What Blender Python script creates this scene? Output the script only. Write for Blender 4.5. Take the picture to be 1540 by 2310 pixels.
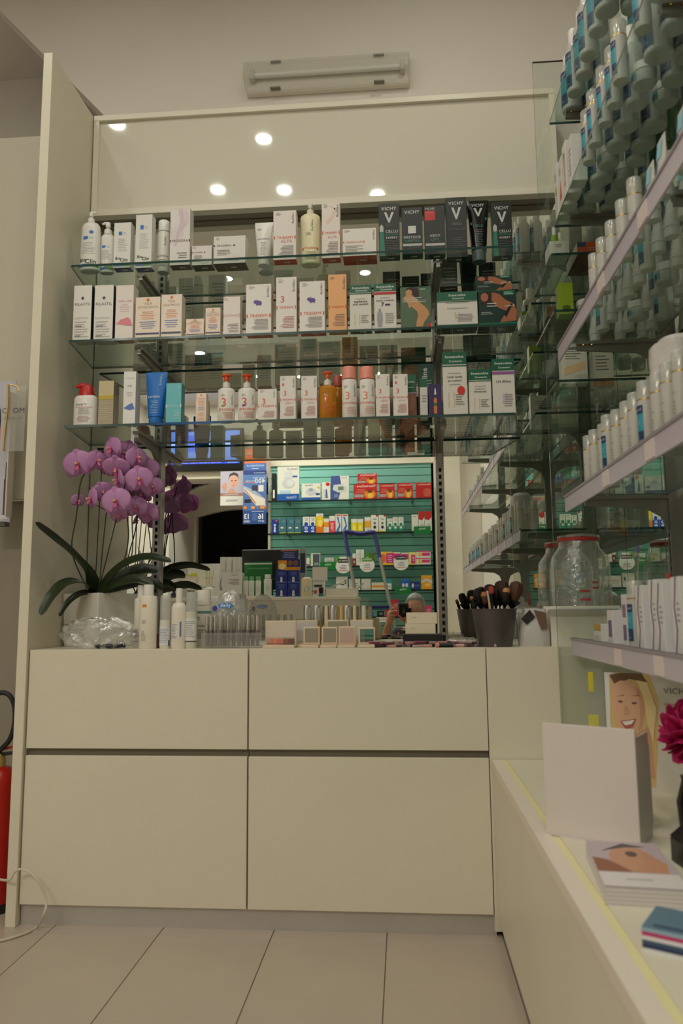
import bpy, bmesh, math, random
from mathutils import Vector, Matrix
random.seed(7)
PI = math.pi
for o in list(bpy.data.objects): bpy.data.objects.remove(o)
SC = bpy.context.scene
COL = SC.collection

# ------------------------------------------------------------------ camera
W, H, F = 1540, 2310, 1730.0
CAMH = 1.12
yaw, pitch, roll = math.radians(4.549), math.radians(7.37), math.radians(0.503)
_f = Vector((-math.sin(yaw)*math.cos(pitch), math.cos(yaw)*math.cos(pitch), math.sin(pitch)))
_r = Vector((math.cos(yaw), math.sin(yaw), 0)); _d = -_r.cross(_f)
CR = math.cos(roll)*_r + math.sin(roll)*_d
CD = -math.sin(roll)*_r + math.cos(roll)*_d
cam = bpy.data.cameras.new('camera'); camo = bpy.data.objects.new('camera', cam); COL.objects.link(camo)
cam.sensor_fit = 'VERTICAL'; cam.sensor_height = 23.6; cam.sensor_width = 23.6*W/H
cam.lens = F/H*23.6
mw = Matrix((( CR.x, -CD.x, -_f.x, 0), (CR.y, -CD.y, -_f.y, 0), (CR.z, -CD.z, -_f.z, CAMH), (0,0,0,1)))
camo.matrix_world = mw
cam.clip_start = 0.03
cam.dof.use_dof = True; cam.dof.focus_distance = 4.2; cam.dof.aperture_fstop = 2.2
SC.camera = camo
SC.view_settings.view_transform = 'Standard'; SC.view_settings.look = 'None'
SC.view_settings.gamma = 1.0; SC.view_settings.use_curve_mapping = False
SC.view_settings.exposure = -1.68
SC.cycles.transparent_max_bounces = 40; SC.cycles.max_bounces = 14; SC.cycles.glossy_bounces = 8
SC.cycles.caustics_reflective = True; SC.cycles.caustics_refractive = False; SC.cycles.sample_clamp_indirect = 2.5
world = bpy.data.worlds.new('world'); SC.world = world; world.use_nodes = True
world.node_tree.nodes['Background'].inputs[0].default_value = (1.0, .86, .66, 1)
world.node_tree.nodes['Background'].inputs[1].default_value = 0.02
LAMP_COL = (1.0, 1.0, .88); LAMP_W = 11.0      # the ceiling downlights (built with their fittings below)

def ray(x, y): return CR*((x-W/2)/F) + CD*((y-H/2)/F) + _f
def atY(x, y, Y): d = ray(x, y); t = Y/d.y; return Vector((d.x*t, Y, CAMH+d.z*t))
def atX(x, y, X): d = ray(x, y); t = X/d.x; return Vector((X, d.y*t, CAMH+d.z*t))
def atZ(x, y, Z): d = ray(x, y); t = (Z-CAMH)/d.z; return Vector((d.x*t, d.y*t, Z))
YM = 3.35                                        # mirror plane
def mir(x, y, Y): p = atY(x, y, 2*YM-Y); return Vector((p.x, Y, p.z))   # a thing at depth Y seen in the mirror

# ------------------------------------------------------------------ materials
def lin(c):
    def s(v):
        v /= 255.0
        return v/12.92 if v <= .04045 else ((v+.055)/1.055)**2.4
    return (s(c[0]), s(c[1]), s(c[2]), 1)
_mats = {}
def mat(c, rough=.45, metal=0, spec=.5, noise=0, nscale=8, bump=0, emit=0, trans=0, coat=0):
    key = (tuple(c), rough, metal, spec, noise, nscale, bump, emit, trans, coat)
    if key in _mats: return _mats[key]
    m = bpy.data.materials.new('m_%d_%d_%d' % tuple(c)); m.use_nodes = True
    nt = m.node_tree; b = nt.nodes['Principled BSDF']
    b.inputs['Base Color'].default_value = lin(c); b.inputs['Roughness'].default_value = rough
    b.inputs['Metallic'].default_value = metal; b.inputs['Specular IOR Level'].default_value = spec
    if coat: b.inputs['Coat Weight'].default_value = coat; b.inputs['Coat Roughness'].default_value = .05
    if emit: b.inputs['Emission Color'].default_value = lin(c); b.inputs['Emission Strength'].default_value = emit
    if trans:
        tr = nt.nodes.new('ShaderNodeBsdfTransparent'); mx = nt.nodes.new('ShaderNodeMixShader')
        mx.inputs[0].default_value = trans; tr.inputs[0].default_value = lin(c)
        nt.links.new(b.outputs[0], mx.inputs[1]); nt.links.new(tr.outputs[0], mx.inputs[2])
        nt.links.new(mx.outputs[0], nt.nodes['Material Output'].inputs[0])
    if noise or bump:
        tc = nt.nodes.new('ShaderNodeTexCoord'); n = nt.nodes.new('ShaderNodeTexNoise')
        n.inputs['Scale'].default_value = nscale; n.inputs['Detail'].default_value = 6
        nt.links.new(tc.outputs['Object'], n.inputs['Vector'])
        if noise:
            r = nt.nodes.new('ShaderNodeValToRGB'); l = lin(c)
            r.color_ramp.elements[0].position = .3; r.color_ramp.elements[1].position = .7
            r.color_ramp.elements[0].color = tuple(v*(1-noise) for v in l[:3])+(1,)
            r.color_ramp.elements[1].color = tuple(min(1, v*(1+noise)) for v in l[:3])+(1,)
            nt.links.new(n.outputs[0], r.inputs[0]); nt.links.new(r.outputs[0], b.inputs['Base Color'])
        if bump:
            bp = nt.nodes.new('ShaderNodeBump'); bp.inputs['Strength'].default_value = bump; bp.inputs['Distance'].default_value = .004
            nt.links.new(n.outputs[0], bp.inputs['Height']); nt.links.new(bp.outputs[0], b.inputs['Normal'])
    _mats[key] = m
    return m
def sheet(name, tint, refl=.05, rough=0.0, haze=0, hazec=(225,225,220), wrinkle=0):
    """thin clear sheet: transparent with a view-angle reflection, optional milky haze"""
    if name in _mats: return _mats[name]
    m = bpy.data.materials.new(name); m.use_nodes = True; nt = m.node_tree; nt.nodes.clear()
    out = nt.nodes.new('ShaderNodeOutputMaterial'); tr = nt.nodes.new('ShaderNodeBsdfTransparent'); gl = nt.nodes.new('ShaderNodeBsdfGlossy')
    tr.inputs[0].default_value = (*tint, 1); gl.inputs['Roughness'].default_value = rough; gl.inputs[0].default_value = (1,1,1,1)
    lw = nt.nodes.new('ShaderNodeLayerWeight'); lw.inputs[0].default_value = .5
    pw = nt.nodes.new('ShaderNodeMath'); pw.operation = 'POWER'; pw.inputs[1].default_value = 4.5
    ml = nt.nodes.new('ShaderNodeMath'); ml.operation = 'MULTIPLY_ADD'; ml.inputs[1].default_value = .85; ml.inputs[2].default_value = refl
    mx = nt.nodes.new('ShaderNodeMixShader')
    nt.links.new(lw.outputs['Facing'], pw.inputs[0]); nt.links.new(pw.outputs[0], ml.inputs[0]); nt.links.new(ml.outputs[0], mx.inputs[0])
    base = tr
    if haze:
        df = nt.nodes.new('ShaderNodeBsdfDiffuse'); df.inputs[0].default_value = lin(hazec); m2 = nt.nodes.new('ShaderNodeMixShader')
        m2.inputs[0].default_value = haze; nt.links.new(tr.outputs[0], m2.inputs[1]); nt.links.new(df.outputs[0], m2.inputs[2]); base = m2
    if wrinkle:
        tc = nt.nodes.new('ShaderNodeTexCoord'); n = nt.nodes.new('ShaderNodeTexNoise'); n.inputs['Scale'].default_value = 45; n.inputs['Detail'].default_value = 3
        bp = nt.nodes.new('ShaderNodeBump'); bp.inputs['Strength'].default_value = wrinkle; bp.inputs['Distance'].default_value = .006
        nt.links.new(tc.outputs['Object'], n.inputs['Vector']); nt.links.new(n.outputs[0], bp.inputs['Height']); nt.links.new(bp.outputs[0], gl.inputs['Normal'])
    nt.links.new(base.outputs[0], mx.inputs[1]); nt.links.new(gl.outputs[0], mx.inputs[2]); nt.links.new(mx.outputs[0], out.inputs[0])
    _mats[name] = m
    return m
def milky(c, f=.35, rough=.3):
    """plastic that lets light through from behind"""
    key = ('milky', c, f)
    if key in _mats: return _mats[key]
    m = mat(c, rough).copy(); nt = m.node_tree; b = nt.nodes['Principled BSDF']; tl = nt.nodes.new('ShaderNodeBsdfTranslucent'); tl.inputs[0].default_value = lin(c)
    mx = nt.nodes.new('ShaderNodeMixShader'); mx.inputs[0].default_value = f; nt.links.new(b.outputs[0], mx.inputs[1]); nt.links.new(tl.outputs[0], mx.inputs[2]); nt.links.new(mx.outputs[0], nt.nodes['Material Output'].inputs[0])
    _mats[key] = m
    return m
WHITE = (232,228,220); BLACK = (22,22,24)
M_PANEL = mat((226,217,196), .38, noise=.02, nscale=3)
M_WALL = mat((230,223,213), .8, noise=.03, nscale=2, bump=.15)
M_ALU = mat((150,146,140), .32, metal=.85)
M_CHROME = mat((215,212,208), .12, metal=1)
M_GLASS = sheet('shelf_glass', (.87,.93,.90), .05)
M_GEDGE = mat((16,62,56), .12, coat=.4)
M_PLATE = sheet('plate_glass', (.93,.955,.94), .05)
M_PLATEEDGE = mat((92,112,104), .15)
M_CLEAR = sheet('clear_plastic', (.95,.95,.94), .06, .05, haze=.10)
M_FROST = sheet('frosted_plastic', (.92,.92,.90), .06, .15, haze=.42)
M_WRAP = sheet('plastic_wrap', (.93,.93,.92), .14, .08, haze=.16, wrinkle=.9)
M_MIRROR = mat((226,228,222), .0, metal=1)

# ------------------------------------------------------------------ mesh helpers
def link(name, me, parent=None, loc=None, rz=0):
    o = bpy.data.objects.new(name, me); COL.objects.link(o)
    if parent is not None: o.parent = parent
    if loc is not None: o.location = loc
    if rz: o.rotation_euler = (0, 0, rz)
    return o
def tag(o, label=None, cat=None, group=None, kind=None):
    if label: o['label'] = label
    if cat: o['category'] = cat
    if group: o['group'] = group
    if kind: o['kind'] = kind
    return o
def thing(name, label, cat, loc=(0,0,0), rz=0, group=None):
    return tag(link(name, None, None, loc, rz), label, cat, group)
class MB:
    """collects shapes into one mesh with material slots"""
    def __init__(s): s.v = []; s.f = []; s.mi = []; s.ms = []; s.smooth = []
    def slot(s, m):
        if m not in s.ms: s.ms.append(m)
        return s.ms.index(m)
    def add(s, vs, fs, m, smooth=False):
        b = len(s.v); k = s.slot(m); s.v += [tuple(v) for v in vs]
        for f in fs: s.f.append(tuple(b+i for i in f)); s.mi.append(k); s.smooth.append(smooth)
    def box(s, a, b, m, ms=None):
        """ms: dict face->material, faces: front(-y) back(+y) left right top bottom"""
        x0,y0,z0 = a; x1,y1,z1 = b
        vs = [(x0,y0,z0),(x1,y0,z0),(x1,y1,z0),(x0,y1,z0),(x0,y0,z1),(x1,y0,z1),(x1,y1,z1),(x0,y1,z1)]
        fs = dict(bottom=(0,3,2,1), top=(4,5,6,7), front=(0,1,5,4), right=(1,2,6,5), back=(2,3,7,6), left=(3,0,4,7))
        for k, f in fs.items(): s.add(vs, [f], (ms or {}).get(k, m))
    def rings(s, rings, m, cap0=True, cap1=True, smooth=True, closed=True):
        n = len(rings[0]); vs = [p for r in rings for p in r]; fs = []
        for i in range(len(rings)-1):
            for j in range(n if closed else n-1):
                k = (j+1) % n
                fs.append((i*n+j, i*n+k, (i+1)*n+k, (i+1)*n+j))
        s.add(vs, fs, m, smooth)
        if cap0: s.add(rings[0], [tuple(range(n))[::-1]], m)
        if cap1: s.add(rings[-1], [tuple(range(n))], m)
    def lathe(s, prof, m, n=20, c=(0,0,0), sx=1, sy=1, cap0=True, cap1=True, smooth=True):
        s.rings([[(c[0]+r*sx*math.cos(2*PI*j/n), c[1]+r*sy*math.sin(2*PI*j/n), c[2]+z) for j in range(n)] for r, z in prof], m, cap0, cap1, smooth)
    def tube(s, pts, r, m, n=8, caps=True):
        pts = [Vector(p) for p in pts]; rs = r if isinstance(r, (list, tuple)) else [r]*len(pts)
        rings = []; up = Vector((.31,.17,.93)).normalized(); prev = None
        for i, p in enumerate(pts):
            t = (pts[min(i+1, len(pts)-1)]-pts[max(i-1, 0)]).normalized()
            a = up if prev is None else prev
            u = a - t*a.dot(t)
            if u.length < 1e-4: u = t.orthogonal()
            u.normalize(); prev = u; w = t.cross(u)
            rings.append([p+(u*math.cos(2*PI*j/n)+w*math.sin(2*PI*j/n))*rs[i] for j in range(n)])
        s.rings(rings, m, caps, caps)
    def prism(s, poly, h0, h1, m, axis='z', mside=None):
        """polygon extruded along an axis; axis z: (x,y); y: (x,z); x: (y,z)"""
        def P(p, h): return (p[0],p[1],h) if axis == 'z' else ((p[0],h,p[1]) if axis == 'y' else (h,p[0],p[1]))
        n = len(poly); a = [P(p, h0) for p in poly]; b = [P(p, h1) for p in poly]
        s.add(a, [tuple(range(n))[::-1]], m); s.add(b, [tuple(range(n))], m)
        s.add(a+b, [(i, (i+1) % n, n+(i+1) % n, n+i) for i in range(n)], mside or m)
    def mesh(s, name, bevel=0, sharp=35):
        me = bpy.data.meshes.new(name); me.from_pydata(s.v, [], s.f)
        for m in s.ms: me.materials.append(m)
        me.polygons.foreach_set('material_index', s.mi); me.polygons.foreach_set('use_smooth', s.smooth)
        me.update()
        bm = bmesh.new(); bm.from_mesh(me)
        bmesh.ops.remove_doubles(bm, verts=bm.verts, dist=1e-6)
        if bevel:
            bmesh.ops.bevel(bm, geom=list(bm.edges), offset=bevel, segments=1, affect='EDGES')
        bmesh.ops.recalc_face_normals(bm, faces=bm.faces)
        bm.to_mesh(me); bm.free()
        if any(s.smooth): me.set_sharp_from_angle(angle=math.radians(sharp))
        return me
    def build(s, name, parent=None, loc=None, rz=0, bevel=0, sharp=35):
        return link(name, s.mesh(name, bevel, sharp), parent, loc, rz)
def boxo(name, a, b, m, parent=None, bevel=0):
    k = MB(); k.box(a, b, m); return k.build(name, parent, bevel=bevel)
def struct(o): return tag(o, kind='structure')
def copy_tree(o, parent=None, loc=None, rz=None, label=None, group=None):
    c = o.copy(); COL.objects.link(c)
    if parent is not None: c.parent = parent
    for ch in o.children: copy_tree(ch, c)
    if loc is not None: c.location = loc
    if rz is not None: c.rotation_euler = (0, 0, rz)
    if label: c['label'] = label
    if group: c['group'] = group
    return c
def ccr(pts, n=6):
    """Catmull-Rom through points"""
    pts = [Vector(p) for p in pts]; out = []
    for i in range(len(pts)-1):
        p0, p1, p2, p3 = pts[max(i-1,0)], pts[i], pts[i+1], pts[min(i+2, len(pts)-1)]
        for k in range(n):
            t = k/n
            out.append(.5*((2*p1)+(p2-p0)*t+(2*p0-5*p1+4*p2-p3)*t*t+(3*p1-p0-3*p2+p3)*t**3))
    return out+[pts[-1]]

# ------------------------------------------------------------------ lettering and flat print
GL = {}
def make_glyphs():
    chars = "ABCDEFGHIJKLMNOPQRSTUVWXYZabcdefghijklmnopqrstuvwxyz0123456789&.,°'-%+/!€"
    tmp = []
    for b in (0, 1):
        for ch in chars:
            c = bpy.data.curves.new('g', 'FONT'); c.body = ch; c.resolution_u = 2; c.fill_mode = 'FRONT'
            if b: c.offset = .018
            o = bpy.data.objects.new('g', c); COL.objects.link(o); tmp.append((ch, b, o))
    dg = bpy.context.evaluated_depsgraph_get(); dg.update()
    for ch, b, o in tmp:
        e = o.evaluated_get(dg); me = e.to_mesh()
        vs = [(v.co.x, v.co.y) for v in me.vertices]; fs = [tuple(p.vertices) for p in me.polygons]
        e.to_mesh_clear()
        adv = (max(v[0] for v in vs) if vs else .3)+.075
        GL[(ch, b)] = (vs, fs, adv)
    for ch, b, o in tmp:
        c = o.data; bpy.data.objects.remove(o); bpy.data.curves.remove(c)
make_glyphs()
def text2d(s, bold=0):
    x = 0; vs = []; fs = []
    for ch in s:
        if ch == ' ': x += .3; continue
        g = GL.get((ch, bold)) or GL[('-', bold)]
        b = len(vs); vs += [(v[0]+x, v[1]) for v in g[0]]; fs += [tuple(b+i for i in f) for f in g[1]]
        x += g[2]
    return vs, fs, max(x-.075, .01)
def printed(elems, w, h, mapf, nu=1, name='printed_face', rough=.4):
    """elems in fractions of the face (w x h metres), mapf(u,v,off)->xyz; 
    r rect, t text (fitted to a width fraction), e ellipse, p polygon, l block of fine print"""
    k = MB(); layer = 0
    def put(vs, fs, c):
        m = mat(c, rough) if isinstance(c, tuple) else c
        k.add([mapf(u*w, v*h, .0004+layer*.00016) for u, v in vs], fs, m)
    def rect(x0, y0, x1, y1, c):
        n = max(1, int(math.ceil(nu*(x1-x0))))
        vs = []; fs = []
        for i in range(n+1):
            x = x0+(x1-x0)*i/n; vs += [(x, y0), (x, y1)]
        for i in range(n): fs.append((2*i, 2*i+2, 2*i+3, 2*i+1))
        put(vs, fs, c)
    for e in elems:
        layer += 1; t = e[0]
        if t == 'r': rect(*e[1:6])
        elif t == 't':
            s, xc, yc, wf, c = e[1:6]; rot = e[6] if len(e) > 6 else 0; bold = e[7] if len(e) > 7 else 0
            vs, fs, tw = text2d(s, bold)
            if rot == 0:
                sc = wf*w/tw; put([(xc+(x-tw/2)*sc/w, yc+(y-.33)*sc/h) for x, y in vs], fs, c)
            else:
                sc = wf*h/tw
                put([(xc-(y-.33)*sc/w*rot, yc+(x-tw/2)*sc/h*rot) for x, y in vs], fs, c)
        elif t == 'e':
            xc, yc, rx, ry, c = e[1:6]; n = 16
            put([(xc+rx*math.cos(2*PI*i/n), yc+ry*math.sin(2*PI*i/n)) for i in range(n)], [tuple(range(n))], c)
        elif t == 'p': put(e[1], [tuple(range(len(e[1])))], e[2])
        elif t == 'l':
            x0, y0, x1, y1, n, c = e[1:7]; al = e[7] if len(e) > 7 else 'l'
            hh = (y1-y0)/n; R = random.Random(int(x0*997+y0*7919+n))
            for i in range(n):
                L = (x1-x0)*R.uniform(.6, 1); yb = y1-hh*(i+.8)
                a = x0 if al == 'l' else ((x0+x1-L)/2 if al == 'c' else x1-L)
                rect(a, yb, a+L, yb+hh*.30, c)
    return k.mesh(name)
def boxmap(w, d): return lambda x, z, o: (x-w/2, -d/2-o, z)
def cylmap(r, wl, z0=0, sx=1, sy=1, cy=0, rf=None):
    def f(x, z, o):
        a = (x-wl/2)/r; q = (rf(z0+z) if rf else r)+o+.0003
        return (q*sx*math.sin(a), cy-q*sy*math.cos(a), z0+z)
    return f

# ================================================================== the setting
ZC, ZL = 4.25, 3.85
M_TILE = mat((186,171,156), .33, noise=.07, nscale=2.2, bump=.05)
M_GROUT = mat((112,102,92), .8)
fl = struct(boxo('floor', (-3.4,-4.5,-.05), (.97,4.05,-.004), M_GROUT))
tile_mesh = {}
for i in range(-9, 3):
    for j in range(-6, 9):
        x0, x1 = max(-3.4, -.08+.4*i), min(.96, .32+.4*i); y0, y1 = max(-4.4, -1.21+.8*(j-3)), min(4.0, -.41+.8*(j-3))
        if x1-x0 < .05 or y1-y0 < .05: continue
        key = (round(x1-x0,3), round(y1-y0,3))
        if key not in tile_mesh:
            k = MB(); k.box((.0015,.0015,-.01), (key[0]-.0015,key[1]-.0015,0), M_TILE); tile_mesh[key] = k.mesh('floor_tile', bevel=.0008)
        link('floor_tile', tile_mesh[key], fl, (x0, y0, 0))
struct(boxo('ceiling', (-3.4,-.8,ZC), (1.05,4.05,ZC+.1), M_WALL))
struct(boxo('ceiling_low', (-3.4,-4.5,ZL), (1.05,-.8,ZC+.1), M_WALL))
k = MB(); k.prism([(-1.44,0),(1.05,0),(1.05,ZC),(-2.06,ZC),(-1.44,3.575)], 3.42, 3.55, M_WALL, 'y'); struct(k.build('wall_back'))
struct(boxo('wall_back_recess', (-3.4,4.0,0), (-1.3,4.1,ZC), M_WALL))
struct(boxo('wall_left', (-3.5,-4.5,0), (-3.4,4.1,ZC), M_WALL))
struct(boxo('wall_right', (.97,-4.5,0), (1.07,3.6,ZC), M_WALL))
struct(boxo('wall_rear', (-3.4,-6.3,0), (1.05,-6.2,ZC), M_WALL))

# --- alcove of the glass shelves
struct(boxo('wall_panel_left', (-1.455,2.825,0), (-1.417,3.42,3.445), M_PANEL, bevel=.001))
k = MB(); k.box((-1.412,3.343,.985), (.95,3.36,2.945), M_MIRROR, {'left':M_GEDGE,'right':M_GEDGE,'top':M_GEDGE,'bottom':M_GEDGE})
tag(k.build('wall_mirror'), 'large wall mirror behind the glass shelves above the white drawers', 'mirror')
k = MB(); k.box((.948,-.9,1.0), (.965,3.34,3.4), M_MIRROR, {'front':M_GEDGE,'back':M_GEDGE,'top':M_GEDGE,'bottom':M_GEDGE})
tag(k.build('side_wall_mirror'), 'long wall mirror behind the side run of glass shelves with bottles', 'mirror')
fas = thing('fascia', 'framed glossy grey fascia panel above the top glass shelf', 'fascia', (0,0,0))
M_FASCIA = mat((226,219,204), .05, spec=.4)
fx0, fx1, fz0, fz1 = -1.412, .718, 2.945, 3.448
boxo('panel', (fx0+.02,3.262,fz0+.02), (fx1-.02,3.275,fz1-.02), M_FASCIA, fas)
M_FRAME = mat((238,230,212), .4)
for n, a, b in (('frame_rail',(fx0,3.245,fz1-.027),(fx1,3.29,fz1)),('frame_rail',(fx0,3.245,fz0),(fx1,3.29,fz0+.03)),
                ('frame_stile',(fx0,3.246,fz0+.03),(fx0+.026,3.29,fz1-.027)),('frame_stile',(fx1-.026,3.246,fz0+.03),(fx1,3.29,fz1-.027))):
    boxo(n, a, b, M_FRAME, fas, bevel=.0015)
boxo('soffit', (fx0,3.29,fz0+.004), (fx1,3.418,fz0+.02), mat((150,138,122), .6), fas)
boxo('top_board', (fx0,3.29,fz1-.02), (fx1,3.418,fz1-.002), M_PANEL, fas)

# --- base cabinets under the shelves
D = 2.84; CT = .985
M_GAP = mat((60,55,48), .6)
for nm, xa, xb, lab in (('a', -1.413, -.577, 'cream base cabinet with drawer and door beside the tall side panel'),
                        ('b', -.573, .291, 'cream base cabinet with drawer and door beside the low counter')):
    t = thing('base_cabinet', lab, 'cabinet', ((xa+xb)/2, D, 0), 0, 'cream base cabinets')
    w = (xb-xa)/2
    boxo('carcass', (-w,.022,.072), (w,.50,.962), M_PANEL, t)
    boxo('drawer_front', (-w+.001,0,.624), (w-.001,.02,CT), M_PANEL, t, bevel=.0012)
    boxo('door', (-w+.001,0,.074), (w-.001,.02,.598), M_PANEL, t, bevel=.0012)
    boxo('grip_channel', (-w,.0205,.598), (w,.0215,.624), mat((118,108,92), .5), t)
M_PLINTH = mat((196,190,184), .3, metal=.4, noise=.04, nscale=6)
struct(boxo('baseboard_back', (-1.413,D+.018,0), (.30,D+.03,.071), M_PLINTH))
k = MB(); k.box((-1.413,D+.022,.9621), (.948,3.342,CT), M_PANEL)
tag(k.build('worktop'), 'cream worktop along the mirror carrying orchid, testers and brushes', 'worktop')
struct(boxo('trim_2', (.293,D,.02), (.948,D+.02,CT), M_PANEL))

# --- low counter along the right wall
lc = thing('low_counter', 'low cream counter with raised lip running along the side shelves', 'counter', (0,0,0))
LZ = .603
M_LIP = mat((236,222,208), .3)
boxo('front_panel', (.303,0.0,.072), (.325,D-.004,LZ-.035), M_PANEL, lc)
boxo('counter_top', (.3525,0.0,LZ-.03), (.945,D-.004,LZ-.008), M_PANEL, lc)
boxo('lip', (.298,0.0,LZ-.035), (.334,D-.004,LZ-.008), M_LIP, lc)
boxo('groove_strip', (.3345,0.0,LZ-.03), (.352,D-.004,LZ-.0095), mat((240,230,176), .35), lc)
boxo('plinth', (.322,0.0,0), (.335,D-.004,.071), M_PLINTH, lc)
boxo('base', (.34,0.0,.004), (.945,D-.004,LZ-.0305), M_PANEL, lc)
LZT = LZ-.008

# --- left of the alcove
struct(boxo('wall_panel_far_left', (-2.02,3.2,1.62), (-1.458,3.24,3.33), mat((200,192,174), .5)))
struct(boxo('wall_panel_lower_left', (-2.4,3.26,0), (-1.458,3.30,1.62), mat((150,142,126), .6)))

# --- ceiling downlights, with a few added fill lamps
M_LENS = mat((255,244,222), .5, emit=18)
def downlight(x, y, z, watts, label, group, r=.046):
    t = thing('downlight', label, 'lamp', (x,y,z), 0, group)
    k = MB(); n = 24
    k.rings([[(q*math.cos(2*PI*j/n), q*math.sin(2*PI*j/n), zz) for j in range(n)] for q, zz in ((r+.018,0),(r+.016,-.006),(r+.002,-.008),(r,-.001))], mat(WHITE,.4), False, False)
    k.build('rim', t)
    k = MB(); k.lathe([(r+.001,-.003),(r+.001,-.001)], M_LENS, 24); k.build('lens', t)
    for kind, q in (('AREA', 1.0),):
        l = bpy.data.lights.new('downlight_light', kind); l.energy = watts*q*(1 if kind == 'AREA' else 1.0); l.color = LAMP_COL
        if kind == 'AREA': l.shape = 'DISK'; l.size = 2*r
        else: l.shadow_soft_size = .03
        lo = bpy.data.objects.new('downlight_light', l); COL.objects.link(lo); lo.parent = t; lo.location = (0,0,-.012 if kind == 'AREA' else -.045)
for x, y, q in ((-1.78,2.08,.95),(-.87,1.84,.95),(-1.32,1.26,.95),(-.83,1.21,.95),(-.14,1.08,1),(-2.5,1.5,.9),(-.3,-.1,1),(-1.6,-.1,.95),(-2.7,.2,.9),(.30,2.35,1.25),(.35,.35,1.9)):  # last two are added lamps that brighten the left side panel
    downlight(x, y, ZC, LAMP_W*q, 'round recessed ceiling downlight over the shop floor before the shelves', 'front ceiling downlights')
for px, py in ((380,860),(419,860),(430,867),(455,870),(472,859),(480,865),(496,853),(529,852),(536,859),(586,848),(593,855),(649,847),(680,849),(760,846),(850,842)):
    d = ray(px, py); t = (ZL-CAMH)/d.z
    downlight(d.x*t, 2*YM-d.y*t, ZL, LAMP_W*1.5, 'round downlight in the low ceiling over the pharmacy counter', 'rear ceiling downlights', .05)

for x, y in ((-2.1,-1.0),(-2.7,-1.1)): downlight(x, y, ZL, LAMP_W, 'added fill downlight in the low ceiling before the vaulted passage', 'added passage downlights', .05)  # added lamps, kept out of sight, to brighten the passage vault
downlight(-2.35, -5.3, ZL, LAMP_W*.12, 'dim downlight added to lift the dark room beyond the arch', None, .05)  # added weak lamp so the dark room does not go black
# --- emergency light on the wall above the fascia
t = thing('emergency_light', 'clear plastic emergency light with tube on the wall above the fascia', 'lamp', (-.32,3.42,3.615))
boxo('back_tray', (-.395,-.035,0), (.395,0,.16), mat((226,218,206), .4), t, bevel=.004)
k = MB(); ro = [(-.034,.002),(-.085,.03),(-.10,.05),(-.10,.11),(-.085,.13),(-.034,.158)]
k.rings([[(x,y,z) for y,z in ro] for x in (-.398,-.39,.39,.398)], M_CLEAR, True, True, smooth=False, closed=False); k.build('cover', t)
k = MB(); k.tube([(-.35,-.055,.075),(.35,-.055,.075)], .013, mat((236,234,226), .3), 12); k.build('tube', t)
for sx in (-1, 1):
    boxo('tube_holder', (sx*.362-.012,-.075,.05), (sx*.362+.012,-.036,.1), mat((205,200,190), .4), t, bevel=.002)
    for zz in (.004, .15): boxo('clip', (sx*.25-.025,-.06 if zz<.1 else -.05,zz), (sx*.25+.025,-.04,zz+.006), mat((120,112,100), .5), t)

# --- glass shelves on uprights in front of the mirror
SH = {1:2.566, 2:2.240, 3:1.880}
YF, YB = 2.95, 3.30
def upright(x, z0, z1, label, group, axis='y', wall=3.343):
    t = thing('shelf_upright', label, 'upright', (x,wall,0) if axis=='y' else (wall,x,0), 0 if axis=='y' else -PI/2, group)
    k = MB(); k.box((-.017,-.03,z0), (-.006,0,z1), M_ALU); k.box((.006,-.03,z0), (.017,0,z1), M_ALU); k.box((-.006,-.012,z0), (.006,0,z1), mat((40,38,36), .6)); k.build('rail', t)
    k = MB(); zz = z0+.03
    while zz < z1-.03: k.box((-.006,-.028,zz), (.006,-.013,zz+.013), M_ALU); zz += .03
    k.build('slot_web', t)
    return t
def bracket(p, L, z, axis='y'):
    """cantilever arm under a shelf, child of an upright; local -y is away from the wall"""
    k = MB(); k.prism([(-.02,z-.012),(-L,z-.012),(-L,z-.03),(-.10,z-.045),(-.05,z-.075),(-.03,z-.13),(-.02,z-.13)], -.008, .008, M_ALU, 'x'); 
    k.prism([(-.03,z-.001),(-L,z-.001),(-L,z-.012),(-.03,z-.012)], -.017, .017, M_ALU, 'x')
    for yy in (-L+.02, -L+.05): k.lathe([(.005,0),(.005,.003)], mat((190,160,90),.25,metal=1), 8, (0.011,yy,z-.0155))
    return k.build('bracket', p)
ups = [upright(-1.09, CT, 2.80, 'slotted aluminium upright on the mirror behind the orchid leaves', 'aluminium uprights on the mirror'),
       upright(.168, CT, 2.80, 'slotted aluminium upright on the mirror beside the brush pot', 'aluminium uprights on the mirror')]
for u in ups:
    for s in (1,2,3): bracket(u, .31, SH[s]-.0105)
shn = {1:'top', 2:'middle', 3:'lowest'}; GT = .010
for s, xl, xr, xrb in ((1,-1.36,.462,.545),(2,-1.357,.464,.545),(3,-1.362,.443,.527)):
    k = MB(); z = SH[s]
    k.prism([(xl,YF),(xr,YF),(xrb,YB),(-1.402,YB)], z-GT, z, M_GLASS, 'z', M_GEDGE)
    tag(k.build('glass_shelf', bevel=0), '%s green-edged glass shelf across the mirror, full of boxed products' % shn[s], 'shelf')

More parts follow.
